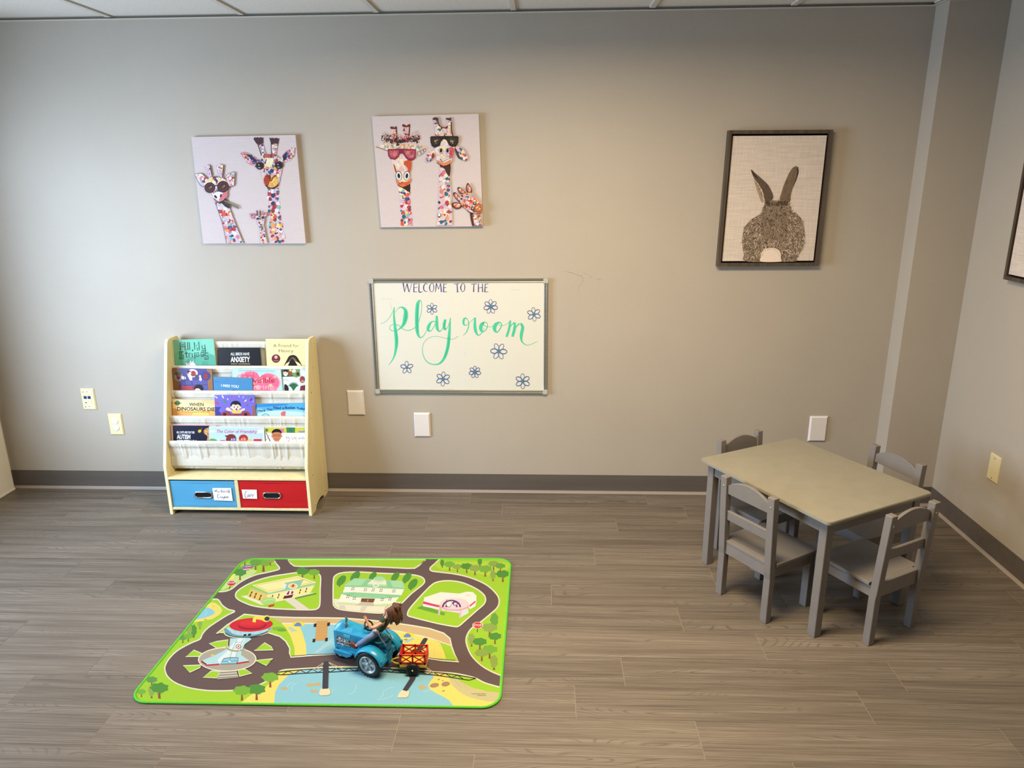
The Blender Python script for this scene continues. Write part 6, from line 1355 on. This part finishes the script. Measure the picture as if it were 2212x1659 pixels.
def xpanel(p0, p1, nn):
    """lattice side from p0 to p1 (x,y), nn bays"""
    p0 = Vector((*p0, 0)); p1 = Vector((*p1, 0)); d = (p1-p0); L_ = d.length; d.normalize(); nrm = Vector((-d.y, d.x, 0))
    def bar(a0, z0_, a1, z1_, wd):
        A_ = p0+d*a0+Vector((0, 0, z0_)); B_ = p0+d*a1+Vector((0, 0, z1_)); ax = (B_-A_); l = ax.length; ax.normalize(); sd = ax.cross(nrm)
        M = Matrix((( ax.x, nrm.x, sd.x, A_.x), (ax.y, nrm.y, sd.y, A_.y), (ax.z, nrm.z, sd.z, A_.z), (0, 0, 0, 1)))
        b.box((0, -bt/2, -wd/2), (l, bt/2, wd/2), .0005, M=M)
    bar(0, zb0+.004, L_, zb0+.004, .008); bar(0, zb1-.0028, L_, zb1-.0028, .0056)
    for i in range(nn+1): bar(L_*i/nn if 0 < i < nn else (.003 if i == 0 else L_-.003), zb0, L_*i/nn if 0 < i < nn else (.003 if i == 0 else L_-.003), zb1+.0015, .0062)
    for i in range(nn): u0, u1 = L_*i/nn+.003, L_*(i+1)/nn-.003; bar(u0, zb0+.007, u1, zb1-.006, .0034); bar(u0, zb1-.006, u1, zb0+.007, .0034)
c0, c1, c2, c3 = (X0+.0015, Y0+.002), (X1-.0015, Y0+.002), (X1-.0015, Y1-.002), (X0+.0015, Y1-.002)
xpanel(c0, c1, 2); xpanel(c3, c2, 2); xpanel(c0, c3, 1); xpanel(c1, c2, 1); b.out('crate', red, trl)
for yy, sd in ((Y0-.0085, -1), (Y1+.0085, 1)):
    b = BM(); b.lathe([(.004, -.006), (.021, -.006), (.0235, -.003), (.0235, .004), (.021, .0065), (.013, .0065), (.012, .0045), (.001, .0045)], (1.7215, yy, .0235+DZ), (0, sd, 0), 32); w_ = b.out('wheel', black, trl)
    b = BM(); b.lathe([(.0028, .004), (.0028, .0075), (.0015, .0085)], (1.7215, yy, .0235+DZ), (0, sd, 0), 12); b.out('hub_pin', flat((206, 190, 130), .4), w_)
b = BM(); b.cyl((1.7215, Y0-.008, .0235+DZ), (1.7215, Y1+.008, .0235+DZ), .0022); b.box((1.712, Y0+.006, .018+DZ), (1.731, Y1-.006, .026+DZ), .001); b.out('axle', black, trl)

# ------------------------------------------------------------------ doll on the tractor
skin = flat((222, 158, 128), .45, 0, .3)
doll = thing('doll', MT @ Vector((.01, 0, .10)), 'small brown-haired doll in green vest and jeans, leaning back on the blue tractor', 'doll')
def skinned(name, V, Ed, Rd, m, root=0, lv=2, par=doll):
    bm = bmesh.new(); sk = bm.verts.layers.skin.verify(); vs = [bm.verts.new(MT @ Vector(p)) for p in V]
    for v, r in zip(vs, Rd): v[sk].radius = (r, r) if not isinstance(r, tuple) else r; v[sk].use_root = False
    vs[root][sk].use_root = True
    for a, b_ in Ed: bm.edges.new((vs[a], vs[b_]))
    me = bpy.data.meshes.new(name); bm.to_mesh(me); bm.free()
    o = link(name, me, m, par); md = o.modifiers.new('Skin', 'SKIN'); md.use_smooth_shade = True
    sb = o.modifiers.new('Subdivision', 'SUBSURF'); sb.levels = lv; sb.render_levels = lv
    return o
hip = (.012, 0, .128); waist = (-.002, 0, .150); chest = (-.024, 0, .186); neck = (-.038, 0, .212); headc = (-.046, 0, .232)
sh = lambda s_: (-.028, .021*s_, .192); V = [hip, waist, chest, (-.0335, 0, .203), neck, (-.043, 0, .226), (-.052, 0, .243)]; Rr_ = [.0145, .0120, .0165, .009, .0062, .0145, .0130]
E_ = [(0, 1), (1, 2), (2, 3), (3, 4), (4, 5), (5, 6)]
def arm(s_, pts, rad, fingers, root=2):
    i0 = len(V)
    for p, r in zip(pts, rad): V.append(p); Rr_.append(r)
    E_.append((root, i0)); E_.extend((i0+i, i0+i+1) for i in range(len(pts)-1)); last = len(V)-1
    for a, b2 in fingers: V.append(a); Rr_.append(.0014); V.append(b2); Rr_.append(.0010); E_.extend([(last, len(V)-2), (len(V)-2, len(V)-1)])
arm(1, [sh(1), (-.008, .030, .176), (.0085, .036, .172), (.018, .037, .186), (.0235, .038, .196), (.0265, .038, .202)], [.0075, .0072, .0062, .0048, .0034, .0042],
    [((.0300, .0405, .2075), (.0320, .0415, .2120)), ((.0292, .0388, .2090), (.0300, .0390, .2145)), ((.0278, .0368, .2090), (.0280, .0364, .2138)), ((.0262, .0350, .2075), (.0256, .0342, .2112)), ((.0240, .0408, .2050), (.0222, .0425, .2085))])
arm(-1, [sh(-1), (-.010, -.033, .172), (.006, -.036, .166), (.004, -.038, .178), (.0000, -.038, .187), (-.001, -.038, .193)], [.0075, .0072, .0062, .0048, .0034, .0042],
    [((.0020, -.0395, .1985), (.0035, -.0400, .2025)), ((.0008, -.0385, .2000), (.0016, -.0385, .2045)), ((-.0010, -.0372, .2000), (-.0010, -.0368, .2040)), ((-.0030, -.0360, .1985), (-.0038, -.0352, .2020)), ((-.0045, -.0405, .1955), (-.0070, -.0415, .1985))])
for s_ in (1, -1):
    i0 = len(V)
    for p, r in (((.018, .013*s_, .124), .0105), ((.042, .037*s_, .110), .0085), ((.066, .0410*s_, .092), .0062), ((.076, .0410*s_, .083), .0060), ((.086, .0410*s_, .088), .0050)): V.append(p); Rr_.append(r)
    E_.append((0, i0)); E_.extend((i0+i, i0+i+1) for i in range(4))
skinned('body', V, E_, Rr_, skin, 0)
# clothes
vest = flat((52, 76, 60), .9, 0, .1); jean = noisy('denim', (84, 106, 140), (122, 142, 172), (700, 700, 700), rough=.9); boot = flat((88, 44, 34), .45); 
V2 = [(.003, 0, .143), (-.004, 0, .153), (-.015, 0, .170), (-.0255, 0, .188), (-.034, 0, .203), (-.027, .017, .194), (-.027, -.017, .194), (-.021, .023, .190), (-.021, -.023, .190)]
skinned('vest', V2, [(0, 1), (1, 2), (2, 3), (3, 4), (3, 5), (3, 6), (5, 7), (6, 8)], [.0165, .0160, .0175, .0195, .0115, .0110, .0110, .0095, .0095], vest, 3)
V3 = [(.000, 0, .146), (.012, 0, .129)]; R3 = [.0150, .0165]; E3 = [(0, 1)]
for s_ in (1, -1):
    i0 = len(V3)
    for p, r in (((.020, .014*s_, .124), .0125), ((.042, .0375*s_, .110), .0108), ((.056, .0410*s_, .100), .0096), ((.068, .0412*s_, .091), .0088)): V3.append(p); R3.append(r)
    E3.append((1, i0)); E3.extend((i0+i, i0+i+1) for i in range(3))
skinned('jeans', V3, E3, R3, jean, 1)
for s_ in (1, -1):
    skinned('boot', [(.0665, .0412*s_, .0925), (.0740, .0414*s_, .0850), (.0775, .0416*s_, .0760), (.0870, .0418*s_, .0880), (.0935, .0418*s_, .0985)], [(0, 1), (1, 2), (1, 3), (3, 4)], [.0098, .0098, .0088, .0096, .0082], boot, 1)
# face
b = BM(); b.ball((-.0335, 0, .2360), (.0022, .0016, .0022), u=8, v=6); b.ball((-.030, 0, .2375), (.0016, .0012, .0014), u=8, v=6); 
for s_ in (1, -1): b.ball((-.047, .0150*s_, .236), (.0024, .0014, .0034), u=8, v=6)
tout(b, 'nose_and_ears', skin, doll)
b = BM()
for s_ in (1, -1): b.ball((-.0335, .0055*s_, .2425), (.0012, .0017, .0011), u=8, v=6)
tout(b, 'eyes', flat((40, 26, 20), .3), doll)
b = BM(); b.ball((-.0305, 0, .2300), (.0010, .0032, .0009), u=8, v=6); tout(b, 'mouth', flat((176, 70, 70), .5), doll)
# hair: a cap over the skull and hanging locks
b = BM(); Rh = random.Random(12); hm = noisy('brown_hair', (58, 36, 22), (104, 68, 42), (900, 900, 200), rough=.5, spec=.4)
for i in range(170):
    a = Rh.uniform(-1.9, 1.9); el = Rh.uniform(.05, 1.25)        # around the skull, away from the face
    d = Vector((-math.cos(a)*math.cos(el), math.sin(a)*math.cos(el), math.sin(el))); up_ = Vector((-.5, 0, .86)); fwd_ = Vector((.86, 0, .5))
    d = (Vector((0, 1, 0))*d.y+up_*d.z+fwd_*d.x); c_ = Vector((-.049, 0, .237)); p0_ = c_+d*.0175
    out_v = Vector((d.x, d.y, 0)); out_v = out_v.normalized() if out_v.length > .01 else Vector((-1, 0, 0))
    if out_v.x > .25: out_v.x = -.2
    L_ = Rh.uniform(.022, .040); p1_ = p0_+out_v*.005+Vector((-.005, 0, .001)); p2_ = p1_+out_v*.003+Vector((-.006, 0, -L_*.55)); p3_ = p2_+Vector((Rh.uniform(-.003, .004), Rh.uniform(-.002, .002), -L_*.6))
    b.tube(smooth_pts([tuple(c_+up_*.012-fwd_*.004), tuple(p0_), tuple(p1_), tuple(p2_), tuple(p3_)], False, 3), [.0026]*3+[.0028]*6+[.0024]*3+[.0008], 5)
for i in range(26):
    y_ = Rh.uniform(-.008, .008); p0_ = Vector((-.060, y_, .250)); b.tube(smooth_pts([tuple(p0_), (-.072+Rh.uniform(-.003, .003), y_*1.5, .255+Rh.uniform(-.004, .003)), (-.084+Rh.uniform(-.006, .004), y_*2, .250+Rh.uniform(-.008, .008))], False, 3), [.0026]*6+[.0007], 5)
tout(b, 'hair', hm, doll)

# ------------------------------------------------------------------ origins at each thing's foot
bpy.context.view_layer.update()
def recentre(o):
    if o.type != 'MESH' or o.parent is not None or not o.data.vertices: return
    if o.matrix_basis != Matrix.Identity(4): return
    xs = [v.co for v in o.data.vertices]; c = Vector(((min(v.x for v in xs)+max(v.x for v in xs))/2, (min(v.y for v in xs)+max(v.y for v in xs))/2, min(v.z for v in xs)))
    kids = [k for k in bpy.data.objects if k.parent == o]
    o.data.transform(Matrix.Translation(-c)); o.location = c
    for k in kids: k.matrix_parent_inverse = Matrix.Translation(-c) @ k.matrix_parent_inverse
for o in list(bpy.data.objects): recentre(o)
